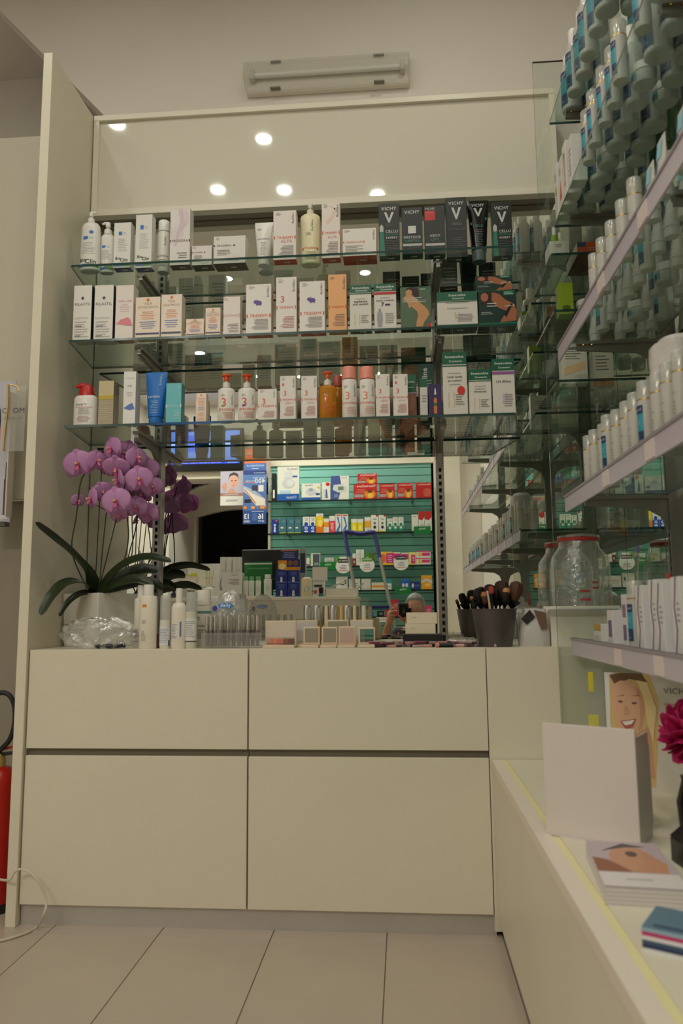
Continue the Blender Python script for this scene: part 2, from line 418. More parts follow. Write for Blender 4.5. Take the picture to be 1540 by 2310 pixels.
# --- side run of glass shelves along the right wall
XS, YE, YN = .595, 2.80, -.85
RZ = {1:1.016, 2:1.520, 3:2.082, 4:2.564, 5:2.984}
M_STRIP = mat((196,186,196), .4); M_INSERT = mat((226,210,206), .4)
rnm = {1:'lowest', 2:'second', 3:'third', 4:'fourth', 5:'topmost'}
for s, z in RZ.items():
    t = thing('glass_shelf', '%s glass shelf of the side run along the mirrored wall' % rnm[s], 'shelf', (0,0,z))
    k = MB(); k.prism([(XS,YN),(.914,YN),(.914,YE),(XS,YE)], -GT, 0, M_GLASS, 'z', M_GEDGE if s<4 else mat((60,84,84),.15)); k.build('pane', t)
    if s <= 3:
        k = MB(); k.box((XS-.008,YN,-.054), (XS-.002,YE,.006), M_STRIP); k.box((XS-.011,YN,-.002), (XS-.002,YE,.006), mat((150,142,150),.4)); k.build('price_rail', t)
        for j in range(8):
            yy = 2.2-.36*j-random.uniform(0,.1); boxo('price_card', (XS-.0105,yy,-.05), (XS-.0082,yy+.07,-.005), M_INSERT, t)
wu = []
for i, y in enumerate((2.72, 1.72, .57, -.6)):
    u = upright(y, LZ, 3.35, ['slotted aluminium upright on the side mirror next to the glass divider','second slotted upright from the glass divider on the side mirror','third slotted upright from the glass divider on the side mirror','fourth slotted upright from the glass divider on the side mirror'][i], 'aluminium uprights on the side mirror', 'x', .948)
    for s, z in RZ.items(): bracket(u, .31, z-GT-.0005)
k = MB(); k.box((.545,2.822,LZT), (.940,2.832,3.26), M_PLATE, {'left':M_PLATEEDGE,'top':mat((30,40,38),.2),'right':M_PLATEEDGE})
tag(k.build('glass_divider'), 'tall clear glass divider plate standing at the end of the side shelves', 'divider')

# ================================================================== boxed products on the mirror shelves
OR = (226,78,28); NAVY = (38,42,92); DK = (52,46,48); GREEN = (8,92,66); PINK = (214,120,140); PEACH = (238,178,140); BLUE = (44,120,200)
GREY = (120,112,112); RED = (196,40,34); PURP = (92,70,150); TEALC = (70,170,180); GOLD = (186,160,96)
BARC = [('r',.1,.1,.9,.9,(205,200,192)),('l',.2,.2,.8,.8,5,(60,56,56))]
_cart = {}
def carton(label, w, d, h, front, elems=(), side=None, bottom=None, loc=(0,0,0), rz=0, group=None, name='product_box', cat='box', rough=.34, top=None, barcode=True, backprint=True):
    t = thing(name, label, cat, loc, rz, group)
    mf = mat(front, rough); ms = mat(side or front, rough); mb = mat(bottom or front, rough)
    k = MB(); k.box((-w/2,-d/2,0), (w/2,d/2,h), mf, dict(left=ms, right=ms, bottom=mb, top=mat(top or front, rough), back=mf))
    k.build('carton', t, bevel=.0007)
    if elems:
        link('printed_face', printed(elems, w, h, boxmap(w, d), rough=rough), t)
    if barcode and w > .03 and rz == 0:
        bw, bd = min(.03, w*.6), min(.014, d*.5)
        link('barcode_label', printed(BARC, bw, bd, lambda x, y, o: (x-bw/2+w*.08, y-bd/2, -.0001-o*.3+.0004*.3)), t)
        t.children[-1].location.z = -.0002
    if backprint and rz == 0:   # the printed backs show in the mirror
        link('printed_back', printed([('l',.12,.25,.88,.85,9,(150,145,140))], w, h, lambda x, z, o: (w/2-x, d/2+o, z), rough=rough), t)
    return t
def place(x0, x1, yt, yb, z, ylo=2.957, yhi=3.22, d=.05):
    """photo rectangle of a front face standing on height z -> centre, width, height"""
    xm = (x0+x1)/2; Y = atZ(xm, yb, z).y; Y = min(max(Y, ylo), yhi-d); ym = (yt+yb)/2
    a, b = atY(x0, ym, Y).x, atY(x1, ym, Y).x
    return Vector(((a+b)/2, Y+d/2, z)), b-a, atY(xm, yt, Y).z-z
def shelfbox(s, x0, x1, yt, yb, label, front, elems=(), side=None, bottom=None, d=.05, dy=0, **kw):
    loc, w, h = place(x0, x1, yt, yb, SH[s], d=d); loc.y += dy
    return carton(label, w-.001, d, h, front, elems, side, bottom, loc, **kw)

def e_triderm(sub=None, three=True, hip=False, tint=OR, wide=False, y=.45):
    e = [('l',.12,.90,.36,.97,3,GREY)]
    e += [('t','BioNike',.86,.84,.22,(110,105,110),1)]
    if hip: e += [('e',.5,.62,.13,.045,PURP),('e',.38,.64,.08,.035,PURP),('r',.41,.565,.46,.61,PURP),('r',.55,.565,.60,.61,PURP),('r',.44,.66,.46,.69,PURP)]
    if three: e += [('t','3',.30,.60,.20,tint)]
    e += [('r',.03,y-.03,.08,y+.03,tint),('r',.92,y-.03,.97,y+.03,tint),('t','TRIDERM',.5,y,.68,tint)]
    if sub: e += [('t',sub,.58,y-.075,.5,(210,150,140))]
    e += [('l',.2,.08,.88,.30,8,(180,90,70) if three else GREY,'r')]
    return e
def e_soma(lines=(), red=None, curves=True, hh=.17, foot=None, tw=.78):
    e = [('r',0,1-hh,1,1,GREEN),('t','Somatoline',.5,1-hh*.38,tw,(225,228,220),0,1),('t','Cosmetic',.5+.06*tw,1-hh*.74,tw*.7,(225,228,220),0,1),('r',0,.965-hh,1,.985-hh,GREEN)]
    if red: e += [('r',0,.93-hh,1,.985-hh,red)]
    y = .86-hh
    for i, (s, w) in enumerate(lines): e += [('t',s,.5,y,w,(40,40,44),0,1 if w > .5 else 0)]; y -= .06
    if curves:
        for sx, c in ((.2,(214,196,160)),(.42,(214,196,160))):
            e += [('p',[(sx,.12),(sx+.03,.12),(sx+.06,.2),(sx+.03,.28),(sx+.05,.36),(sx+.02,.36),(sx,.28),(sx+.03,.2)],c)]
        e += [('l',.52,.15,.9,.34,5,GREY)]
    else: e += [('l',.5,.12,.92,.36,6,GREY)]
    if foot: e += [('r',0,0,1,.05,foot)]
    return e
def e_proxera(wide=False):
    if wide: return [('l',.08,.86,.22,.96,3,GREY),('r',0,.62,.05,.68,(90,40,50)),('r',.62,.62,.67,.68,(90,40,50)),('t','PROXERA',.33,.65,.44,(110,60,70)),('l',.12,.3,.55,.52,4,GREY),('e',.6,.22,.25,.14,(226,216,212))]
    return [('e',.75,.84,.2,.14,(224,208,210)),('e',.35,.56,.3,.12,(228,216,216)),('p',[(.4,1),(.6,1),(.75,.7),(.5,.55),(.3,.35),(.2,.35),(.35,.6),(.5,.75)],(216,196,204)),('r',0,.41,.05,.45,(90,40,50)),('r',.94,.41,1,.45,(90,40,50)),('t','PROXERA',.5,.43,.8,(110,60,70)),('l',.3,.12,.85,.24,3,GREY,'r')]
def e_bioclin(): return [('r',.28,.72,.48,.80,BLUE),('l',.52,.73,.75,.79,2,(170,200,225)),('l',.25,.36,.8,.66,8,(196,198,200)),('t','Bio',.28,.21,.32,DK,0,1),('t','Clin',.62,.17,.44,DK,0,1),('r',.02,.04,.5,.11,(60,100,190)),('r',.5,.04,.98,.11,(40,130,50))]
def e_vea(name, navy=True): return [('e',.5,.93,.07,.035,(230,110,40)),('t','VEA',.5,.84,.35,(190,150,130)),('t',name,.5,.75,.8,(190,150,130)),('l',.15,.45,.85,.66,5,(240,140,90),'c'),('l',.15,.22,.85,.42,4,(110,130,190) if navy else (240,150,100),'c')]+([('r',.03,.08,.97,.12,NAVY)] if navy else [])
def e_rila(): return [('p',[(.5,.80),(.6,.765),(.5,.73),(.4,.765)],(60,70,90)),('t','RILASTIL',.5,.655,.86,(70,70,80)),('t','ELASTICITA',.45,.40,.75,(170,165,165)),('r',.12,.25,.5,.262,NAVY),('l',.1,.05,.9,.36,7,(185,180,178)),('r',.12,.07,.45,.085,NAVY)]
def e_vichy(rows, tube=False, red=False, plain=False):
    e = [('t','VICHY',.5,.90 if not red else .93,.74,(205,205,205),0,1)]
    if red: e = [('r',.02,.70,.52,.90,(200,36,34)),('t','VICHY',.28,.94,.5,(205,205,205),0,1),('t','HOMME',.26,.86,.4,(225,120,110))]
    elif not plain: e += [('p',[(.26,.83),(.38,.83),(.5,.70),(.62,.83),(.74,.83),(.53,.63),(.47,.63)],(205,208,204)),('l',.3,.56,.75,.62,2,(90,90,92),'c')]
    for s, x, y, w, c in rows: e.append(('t',s,x,y,w,c,0,1))
    if tube: e += [('p',[(.02,0),(.30,0),(.22,.46),(.04,.46)],(30,120,100)),('p',[(.04,.46),(.22,.46),(.22,.56),(.13,.60),(.04,.56)],(190,192,190))]
    e += [('l',.32,.08,.92,.34,8,(96,98,100))]
    return e
SKIN = (206,150,104); HAIR = (46,30,26)
def e_photo_up(): 
    e = [('r',0,0,1,1,(84,108,84)),('r',.62,.9,.9,.98,(20,96,70)),('l',.64,.91,.88,.97,2,(200,210,200))]
    body = [(.10,.72),(.18,.80),(.38,.80),(.52,.70),(.62,.62),(.78,.52),(.90,.42),(.94,.32),(.86,.22),(.76,.12),(.72,.02),(.50,.02),(.52,.16),(.58,.30),(.54,.40),(.44,.46),(.36,.52),(.28,.48),(.24,.60),(.14,.66)]
    return e+[('p',[(.18,.96),(.34,1),(.56,.98),(.62,.86),(.60,.70),(.44,.76),(.36,.86),(.2,.84)],HAIR),('p',body,SKIN),('e',.28,.86,.11,.075,SKIN),('l',.05,.62,.9,.76,3,(215,215,205)),('t','notte',.74,.70,.3,(30,40,36),0,1),('p',[(.78,0),(1,0),(1,.12)],(196,50,40))]
def e_photo_wide(): 
    return [('r',0,0,1,1,(22,52,48)),('r',.66,.86,.95,1,(20,110,80)),('l',.68,.88,.93,.98,2,(205,215,205)),('p',[(.05,.9),(.25,1),(.42,.98),(.36,.7),(.3,.55),(.1,.6)],HAIR),('e',.16,.82,.10,.13,(176,110,80)),
            ('p',[(.36,.96),(.55,.9),(.72,.72),(.92,.6),(1,.4),(.98,.1),(.55,.06),(.62,.2),(.75,.38),(.52,.5),(.42,.6),(.34,.74)],(168,104,74)),('p',[(.66,.30),(.86,.62),(.9,.58),(.72,.2)],(20,24,26)),
            ('t','notte 10',.82,.55,.26,(222,220,210),0,1),('l',.22,.52,.55,.68,2,(222,220,210)),('l',.06,.3,.4,.4,2,(180,190,180)),('r',0,0,1,.06,(16,110,80))]

# ---- bottles and tubes -------------------------------------------------------
def oval(k, prof, m, n=24, sy=1, c=(0,0,0)): k.lathe(prof, m, n, c, 1, sy)
def pump_head(t, z, r, c, nozzle=1, spread=False):
    m = mat(c, .3)
    k = MB(); k.lathe([(r*.55,z),(r*.55,z+r*.7),(r*.42,z+r*.8),(r*.2,z+r*.85),(r*.2,z+r*1.15)], mat(c if not spread else (230,222,214), .3), 16); k.build('collar', t)
    k = MB(); k.lathe([(r*.32,z+r*1.1),(r*.36,z+r*1.2),(r*.36,z+r*1.75),(r*.30,z+r*1.9)], m, 16)
    if spread: k.lathe([(r*.3,z+r*1.75),(r*.78,z+r*1.82),(r*.8,z+r*1.95),(r*.5,z+r*2.1),(r*.1,z+r*2.12)], m, 18, (0,0,0), 1, .7)
    else: k.tube([(0,0,z+r*1.75),(nozzle*r*.5,-r*.1,z+r*1.8),(nozzle*r*.85,-r*.15,z+r*1.62)], [r*.26,r*.22,r*.14], m, 8)
    k.build('pump', t)
def bottle(label, loc, w, h, body, elems=(), sy=.65, neck=.30, cap=None, pump=None, shoulder=.12, taper=1.0, group=None, rz=0, name='bottle', rough=.3, cat='bottle', capr=.62, capm=None, trans=0, spread=False, nozzle=1):
    t = thing(name, label, cat, loc, rz, group); r = w/2
    bh = h*(1-neck); bm = mat(body, rough, trans=trans) if isinstance(body, tuple) else body
    sh = bh*(1-shoulder)
    k = MB(); oval(k, [(r*taper*.9,0),(r*taper,.004),(r*(taper+1)/2,sh*.5),(r,sh),(r*.94,sh+bh*shoulder*.45),(r*.72,sh+bh*shoulder*.85),(r*.45,bh),(r*.4,bh+h*.01)], bm, 24, sy); k.build('body', t)
    if pump: pump_head(t, bh, (h*neck)/2.1, pump, nozzle, spread)
    elif cap: 
        k = MB(); cr = r*capr; ch = h*neck
        k.lathe([(cr,bh*.995),(cr,bh+ch*.9),(cr*.93,bh+ch)], capm or mat(cap, .3), 20, (0,0,0), 1, max(sy, .8)); k.build('cap', t)
    if elems:
        wl = r*PI*.78; rf = lambda z: r*taper+(r*(taper+1)/2-r*taper)*(z/(sh*.5)) if z < sh*.5 else r*(taper+1)/2+(r-r*(taper+1)/2)*min(1, (z-sh*.5)/(sh*.5))
        link('printed_label', printed(elems, wl, sh*.94, cylmap(r, wl, sh*.02, 1, sy, 0, rf), 10), t)
    return t
def tubeo(label, loc, w, h, body, elems=(), cap=(230,226,220), capf=.16, group=None, rz=0, flip=True, rough=.3):
    """cosmetic tube standing on its cap, crimped end up"""
    t = thing('cream_tube', label, 'tube', loc, rz, group); n = 24; r = w*.36; ch = h*capf
    k = MB(); k.lathe([(r*.88,0),(r*.9,.002),(r*.9,ch)], mat(cap, .3) if isinstance(cap, tuple) else cap, 22); k.build('cap', t)
    bm = mat(body, rough) if isinstance(body, tuple) else body
    rings = []
    for s in (0,.05,.3,.6,.9,.955,1):
        fx = r+(w/2-r)*min(1, s*1.1); fy = r*(1-s*.97)+.0006
        rings.append([(fx*math.cos(2*PI*j/n), fy*math.sin(2*PI*j/n), ch+(h-ch)*s) for j in range(n)])
    k = MB(); k.rings(rings, bm); k.build('tube_body', t)
    if elems:
        def mp(x, z, o):
            s = z/(h-ch); fx = r+(w/2-r)*min(1, s*1.1); fy = r*(1-s*.97)+.0006
            a = (x/w-.5)*2*.92; a = max(-.99, min(.99, a))
            return (fx*a, -fy*math.sqrt(1-a*a)-o-.0012, ch+z)
        link('printed_label', printed(elems, w, (h-ch), mp, 10), t)
    return t
def shelfbottle(s, x0, x1, yt, yb, label, body, elems=(), sy=.65, **kw):
    loc, w, h = place(x0, x1, yt, yb, SH[s], d=.06)
    loc.y = loc.y-.03+w*sy/2
    return bottle(label, loc, w, h, body, elems, sy, **kw)
def shelftube(s, x0, x1, yt, yb, label, body, elems=(), **kw):
    loc, w, h = place(x0, x1, yt, yb, SH[s], d=.05)
    return tubeo(label, loc, w, h, body, elems, **kw)

# ---- top shelf
G1, G2, G3 = 'products on the top glass shelf', 'products on the middle glass shelf', 'products on the lowest glass shelf'
shelfbottle(1,178,220,470,607,'tall white pump bottle with blue square and blue-green foot band',WHITE,e_bioclin()+[('e',.62,.9,.09,.04,(50,110,190))],pump=(236,232,226),neck=.2,taper=1.1,group=G1)
shelfbottle(1,222,255,495,612,'short white pump bottle with blue square beside the tall pump bottle',WHITE,e_bioclin(),pump=(236,232,226),neck=.26,group=G1,nozzle=-1)
shelfbox(1,256,295,502,604,'white box with blue lid, blue square and blue-green foot band',WHITE,e_bioclin(),bottom=(40,80,160),top=(60,110,190),d=.045,group=G1)
shelfbox(1,305,343,484,604,'tall white box with blue square and blue-green foot band',WHITE,e_bioclin(),bottom=(40,80,160),d=.045,group=G1)
t = shelfbottle(1,351,379,494,610,'slim white spray can with clear domed cap',WHITE,[('t','BioNike',.7,.8,.25,GREY,1),('t','PROXERA',.5,.38,.8,(120,90,100)),('l',.2,.1,.8,.3,5,GREY,'c')],sy=1,neck=.2,cap=(240,238,234),capr=.9,shoulder=.06,group=G1,name='spray_can',cat='spray can')
shelfbox(1,383,429,471,598,'tall pale box with pink swirls and a dark brown underside',(232,224,220),e_proxera(),bottom=(70,34,36),d=.05,group=G1)
shelfbox(1,432,478,554,598,'low pale box with dark brown underside between two swirl boxes',(228,220,214),e_proxera(True),bottom=(70,34,36),d=.06,group=G1)
shelfbox(1,481,554,532,594,'wide pale box with dark brown underside beside the white tubes',(230,224,216),e_proxera(True),bottom=(70,34,36),d=.075,group=G1)
shelftube(1,565,617,477,594,'large white cream tube standing behind a smaller tube',(232,228,222),[('l',.25,.82,.5,.9,3,GREY),('t','BioNike',.85,.85,.22,GREY,1),('r',.8,.4,.84,.46,NAVY),('t','A',.72,.43,.08,NAVY)],group=G1).location.y += .07
shelftube(1,573,612,504,594,'small white cream tube standing before a larger white tube',WHITE,[('l',.1,.86,.4,.94,2,GREY),('t','PROXERA',.5,.58,.62,NAVY),('r',.1,.56,.14,.6,NAVY),('r',.86,.56,.9,.6,NAVY),('l',.25,.05,.75,.5,9,(185,185,185),'c')],group=G1)
shelfbox(1,616,668,475,586,'white box with orange printing beside the cream pump bottle',(236,228,220),e_triderm('ALFA',False),bottom=(206,62,24),d=.05,group=G1)
shelfbottle(1,675,721,449,592,'cream-coloured pump bottle with orange bars between orange-printed boxes',(238,228,190),[('t','BioNike',.6,.82,.26,GREY,1),('l',.35,.6,.6,.68,3,GREY),('r',.18,.27,.24,.33,OR),('r',.8,.27,.86,.33,OR),('t','TRIDERM',.52,.31,.5,OR),('l',.3,.05,.75,.24,7,GREY,'r')],pump=(232,222,206),neck=.2,shoulder=.08,group=G1,sy=.7)
shelfbox(1,725,767,456,582,'tall slim white box with orange printing',(238,226,218),[('p',[(.3,.95),(.7,.9),(.5,.75),(.2,.65),(.3,.6),(.6,.7),(.8,.85)],(238,206,194))]+e_triderm('ALFA',False),bottom=(206,62,24),d=.05,group=G1)
shelfbox(1,772,849,515,577,'wide low white box with a deep orange underside',(236,230,222),[('l',.06,.86,.24,.96,3,GREY),('t','BioNike',.92,.75,.36,GREY,1),('r',.02,.47,.05,.54,OR),('r',.62,.47,.65,.54,OR),('t','TRIDERM ALFA',.34,.505,.52,OR),('l',.08,.06,.66,.4,6,GREY)],bottom=(206,62,24),d=.085,group=G1)
CY = (205,205,205); VG = (40,140,110)
VB = (13,13,14)
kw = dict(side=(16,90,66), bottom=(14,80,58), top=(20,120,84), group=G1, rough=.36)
shelfbox(1,854,901,459,577,'black box with large V and a green bottle picture, beside the wide orange box',VB,e_vichy([('CELLU',.62,.46,.6,CY),('DESTOCK',.62,.40,.62,VG),('EXPERT',.62,.34,.55,CY)],True),d=.05,**kw)
shelfbox(1,906,953,468,573,'black box with white square and white foot stripe',VB,e_vichy([('DESTOCK',.5,.36,.84,CY),('VENTRE',.5,.28,.7,VG)],plain=True)+[('r',.3,.44,.68,.60,(215,213,205)),('r',.04,.17,.96,.22,(190,190,188))],d=.05,**kw)
shelfbox(1,957,1004,464,573,'black box with red corner square and white foot stripe',VB,e_vichy([('ABDO',.5,.38,.5,CY),('LIFT',.5,.30,.4,VG)],red=True)+[('r',.04,.17,.96,.22,(190,190,188))],d=.05,**kw)
shelfbox(1,1006,1053,445,580,'tall black box with V and grey serum lettering',VB,e_vichy([('CELLU',.5,.55,.5,(130,130,130)),('SERUM FLASH',.5,.46,.8,(96,96,96))]),d=.05,**kw)
shelftube(1,1056,1104,446,586,'glossy black cream tube with silver cap and green sash',(20,20,22),[('t','VICHY',.5,.90,.66,CY,0,1),('p',[(.26,.84),(.38,.84),(.5,.72),(.62,.84),(.74,.84),(.53,.66),(.47,.66)],CY),('p',[(.04,.5),(.96,.60),(.96,.65),(.04,.55)],(40,150,120)),('t','CELLU',.5,.47,.5,(70,170,140)),('l',.2,.05,.8,.4,10,(110,112,112),'c')],cap=(120,130,132),capf=.17,group=G1,rough=.16)
shelfbox(1,1110,1155,457,577,'black box with large V and a green bottle picture, at the shelf end',VB,e_vichy([('CELLU',.62,.46,.6,CY),('DESTOCK',.62,.40,.62,VG),('EXPERT',.62,.34,.55,CY)],True),d=.05,**kw)

# ---- middle shelf
shelfbox(2,165,206,644,767,'slim white box with dark side and diamond emblem, beside the side panel',(234,228,220),e_rila(),side=(34,38,56),d=.06,group=G2)
shelfbox(2,212,255,643,767,'slim white box with dark side and diamond emblem, beside the pink box',(234,228,220),e_rila(),side=(34,38,56),d=.06,group=G2)
shelfbox(2,260,301,643,765,'tall pale box with pink lettering and pink brushstroke',(236,226,218),[('t','THIN LINE',.5,.70,.8,PINK),('l',.2,.5,.8,.66,4,(230,190,190),'c'),('p',[(.05,.28),(.3,.36),(.7,.40),(.85,.36),(.97,.24),(.6,.25),(.3,.27)],(226,130,140))],bottom=(150,40,44),d=.055,group=G2)
shelfbox(2,305,361,670,758,'broad peach-printed box with navy foot stripe',(240,222,202),e_vea('INTERDENTE'),d=.05,group=G2)
shelfbox(2,363,410,664,756,'peach-printed box with orange sun and navy stripe',(240,224,208),e_vea('SHAMPOO'),d=.05,group=G2)
shelfbox(2,419,460,719,755,'low peach-printed box between two taller peach boxes',(240,220,200),e_vea('LIPOGEL'),d=.045,group=G2)
shelfbox(2,463,497,694,754,'small peach-printed box with orange bar',(240,220,200),e_vea('OLIO'),d=.04,group=G2)
shelfbox(2,503,542,669,750,'white box with faint pink name and red underside',(238,226,220),[('l',.06,.9,.3,.97,2,GREY),('t','DEFENCE',.5,.50,.84,(226,160,150)),('r',0,.44,.04,.56,(220,120,110)),('r',.96,.44,1,.56,(220,120,110)),('l',.2,.06,.9,.3,6,GREY,'r')],bottom=(190,60,50),d=.045,group=G2)
shelfbox(2,554,612,641,748,'white box with violet hippo and orange bars, beside the pink box',(238,232,226),e_triderm('baby & kid',False,True,y=.36),bottom=(214,70,30),d=.055,group=G2)
shelfbox(2,622,669,625,746,'tall white box with large orange numeral three between hippo boxes',(238,230,224),e_triderm(None,True),side=(232,150,110),bottom=(214,206,196),d=.05,group=G2)
shelfbox(2,675,733,634,744,'white box with violet hippo and orange bars, beside the orange box',(238,232,226),e_triderm('baby & kid',False,True,y=.36),bottom=(214,70,30),d=.055,group=G2)
shelfbox(2,740,782,619,741,'plain orange-peach tall box with orange lettering',(242,178,118),e_triderm(None,False,y=.42),bottom=(206,150,90),d=.05,group=G2)
shelfbox(2,788,838,643,739,'small green-topped white box beside the orange-peach box',(226,220,210),e_soma([('trattamento',.45),('snellente',.6),('pelli sensibili',.7)]),side=GREEN,bottom=(20,70,58),top=GREEN,d=.05,group=G2)
shelfbox(2,843,894,640,734,'green-topped white box with red stripe and standing figure',(226,220,210),e_soma([('trattamento',.45),('pancia e addome',.8)],red=(186,40,40),curves=False)+[('t','7',.38,.54,.13,NAVY,0,1),('r',.5,.515,.72,.55,NAVY),('e',.25,.42,.05,.03,(150,150,160)),('p',[(.15,.38),(.35,.38),(.37,.22),(.33,.05),(.26,.05),(.25,.2),(.24,.05),(.17,.05),(.13,.22)],(160,160,170))],side=GREEN,bottom=(60,24,24),top=GREEN,d=.05,group=G2)
shelfbox(2,903,972,647,733,'olive box printed with a reclining figure and dark hair',(84,108,84),e_photo_up(),side=(20,70,56),bottom=(16,24,26),d=.055,group=G2,rough=.25)
shelfbox(2,985,1077,658,729,'wide green-topped white box with green foot stripe',(226,220,210),[('l',.05,.66,.95,.72,2,(90,100,96),'c')]+e_soma([('',0)],curves=False,hh=.26,foot=GREEN,tw=.42)+[('t','scrub preparatore',.5,.52,.5,(40,40,44)),('p',[(.44,.22),(.46,.22),(.48,.28),(.46,.34),(.45,.4),(.43,.4),(.45,.3)],(210,180,130)),('p',[(.52,.22),(.54,.22),(.56,.28),(.55,.4),(.53,.4),(.54,.3)],(210,180,130))],side=GREEN,bottom=(10,44,36),d=.09,group=G2)
lo = shelfbox(2,1079,1165,656,724,'wide dark box printed with a lying figure, at the shelf end',(22,52,48),e_photo_wide(),side=(10,40,34),bottom=(10,34,30),d=.10,group=G2,rough=.25)
bz = atY(1120,656,lo.location.y-.05).z
hb = carton('wide dark box printed with a lying figure, lying atop another',.145,.09,.067,(22,52,48),e_photo_wide(),(10,40,34),(10,34,30),(lo.location.x-.01,lo.location.y+.004,bz+.0005),0,G2,rough=.25,barcode=False)

# ---- lowest shelf
t = shelfbottle(3,160,214,886,957,'white lotion bottle with red dispenser cap beside the side panel',(238,232,224),[('t','Eucerin',.42,.80,.4,(60,60,70)),('r',.2,.68,.8,.695,RED),('l',.28,.4,.75,.66,7,(110,100,100),'c'),('l',.25,.1,.75,.36,7,(150,90,90),'c')],sy=.6,neck=.02,shoulder=.14,group=G3)
zt = max(v.co.z for v in t.children[0].data.vertices); RC = mat((190,30,30),.3)
k = MB(); k.lathe([(.0335,zt-.012),(.034,zt-.006),(.030,zt+.018),(.023,zt+.038),(.012,zt+.044)], RC, 20, (0,0,0), 1, .75)
k.tube([(.004,0,zt+.036),(-.016,-.004,zt+.041),(-.034,-.008,zt+.036),(-.042,-.01,zt+.029)], [.012,.011,.008,.004], RC, 10); k.build('dispenser_cap', t)
shelfbox(3,222,256,859,952,'cellophane-wrapped gold and grey box',(176,160,132),[('r',0,.66,1,1,(206,190,150)),('r',0,.58,1,.66,(200,170,40)),('l',.1,.1,.9,.5,8,(200,190,170))],side=(120,104,84),d=.06,group=G3,rough=.12)
shelfbox(3,278,306,838,951,'white box with blue letters and a blue brushstroke',(236,232,228),[('t','OX',.5,.72,.36,(60,80,140),0,1),('l',.2,.52,.8,.62,3,(170,170,180),'c'),('p',[(.05,.3),(.4,.36),(.75,.40),(.95,.28),(.5,.26)],(80,110,190)),('t','TELODERM',.5,.87,.75,(205,200,200))],side=(206,204,206),d=.055,group=G3)
shelftube(3,324,373,836,955,'bright blue cream tube beside the turquoise box',(24,110,196),[('t','BioNike',.74,.82,.26,(190,215,235),1),('r',.1,.41,.13,.46,(225,235,240)),('r',.72,.41,.75,.46,(225,235,240)),('t','ACTEEN',.43,.435,.5,(225,235,240),0,1),('l',.18,.06,.72,.36,8,(150,195,230),'r')],cap=(30,116,200),capf=.13,group=G3)
shelfbox(3,374,409,864,948,'turquoise box with pale lettering',(90,184,192),[('t','DEFENCE',.45,.42,.7,(205,230,230)),('r',0,.38,.05,.46,(230,240,240)),('r',.93,.38,1,.46,(230,240,240)),('l',.4,.08,.92,.32,6,(190,225,225),'r'),('t','BioNike',.84,.82,.2,(190,225,225),1)],side=(70,150,160),d=.05,group=G3)
shelfbox(3,433,462,895,947,'small pale box behind the orange-printed box',(230,214,200),[('l',.15,.2,.85,.8,6,(220,190,175))],d=.035,dy=.05,group=G3)
shelfbox(3,442,465,887,945,'small slim pale box with orange printing beside the pump bottles',(240,220,200),[('e',.5,.93,.09,.035,(230,110,40)),('l',.12,.55,.9,.85,6,(236,140,110),'c'),('l',.12,.4,.9,.54,4,(120,130,180),'c'),('l',.12,.05,.9,.36,6,(240,160,120),'c')],d=.035,group=G3)
for x0, x1, dot, lab in ((488,527,(120,180,50),'white pump bottle with orange pump and green dot'),(534,574,(80,70,160),'white pump bottle with orange pump and violet dot')):
    shelfbottle(3,x0,x1,841,944,lab,(236,230,222),[('l',.3,.84,.55,.92,3,GREY),('t','BioNike',.84,.72,.34,GREY,1),('t','3',.42,.62,.26,OR),('e',.42,.52,.07,.04,dot),('r',.2,.33,.24,.43,OR),('r',.9,.33,.94,.43,OR),('t','TRIDERM',.57,.38,.6,OR),('l',.35,.08,.9,.3,6,(196,110,90),'r')],pump=(232,84,24),spread=True,neck=.29,shoulder=.1,group=G3)
for i, (x0,x1,yt,yb,sub,lab) in enumerate(((581,624,878,942,None,'short white box with orange numeral three beside the pump bottle'),(631,667,848,940,'LENI-7','tall white box with orange numeral and red seal above it'),(679,715,848,939,'CREMA','tall white box with orange numeral beside the amber pump bottle'),(847,879,844,934,'LENI','slim white box with orange numeral beside the pink-capped bottles'),(886,920,844,933,'LENI-AC','slim white box with orange numeral and red seal beside the dark green boxes'))):
    shelfbox(3,x0,x1,yt,yb,lab,(236,228,220),([('e',.2,.80,.07,.035,OR)] if i in (1,4) else [])+e_triderm(sub,True),top=(240,180,150),d=.045,group=G3)
am = mat((214,140,30), .12, trans=.25)
shelfbottle(3,717,758,835,938,'amber cleansing-oil pump bottle with orange pump',am,[('l',.35,.84,.6,.92,3,(150,110,40)),('t','BioNike',.84,.72,.3,(140,100,40),1),('t','3',.45,.6,.24,OR),('r',.25,.33,.29,.43,OR),('r',.92,.33,.96,.43,OR),('t','TRIDERM',.6,.38,.58,OR),('l',.35,.08,.92,.3,6,(210,90,30),'r')],pump=(236,96,24),spread=True,neck=.29,shoulder=.1,group=G3)
e_sham = [('l',.2,.82,.45,.9,3,GREY),('t','BioNike',.82,.75,.34,GREY,1),('t','3',.40,.60,.26,(236,130,90)),('r',.08,.36,.12,.43,OR),('r',.9,.36,.94,.43,OR),('t','TRIDERM',.52,.395,.66,OR),('l',.3,.08,.9,.3,5,(220,150,130),'r')]
shelfbottle(3,744,768,830,930,'amber bottle with pink cap standing behind the shampoo bottles',am,(),cap=(196,90,80),capr=.85,neck=.22,group=G3).location.y += .09
shelfbottle(3,770,804,825,936,'white shampoo bottle with pink clear cap beside the amber bottle',(236,230,222),e_sham,cap=(238,150,130),capr=.92,neck=.23,shoulder=.06,group=G3,sy=.7)
shelfbottle(3,810,845,825,936,'white shampoo bottle with pink clear cap beside the slim orange-numeral box',(236,230,222),e_sham,cap=(238,150,130),capr=.92,neck=.23,shoulder=.06,group=G3,sy=.7)
SW = (226,220,210)
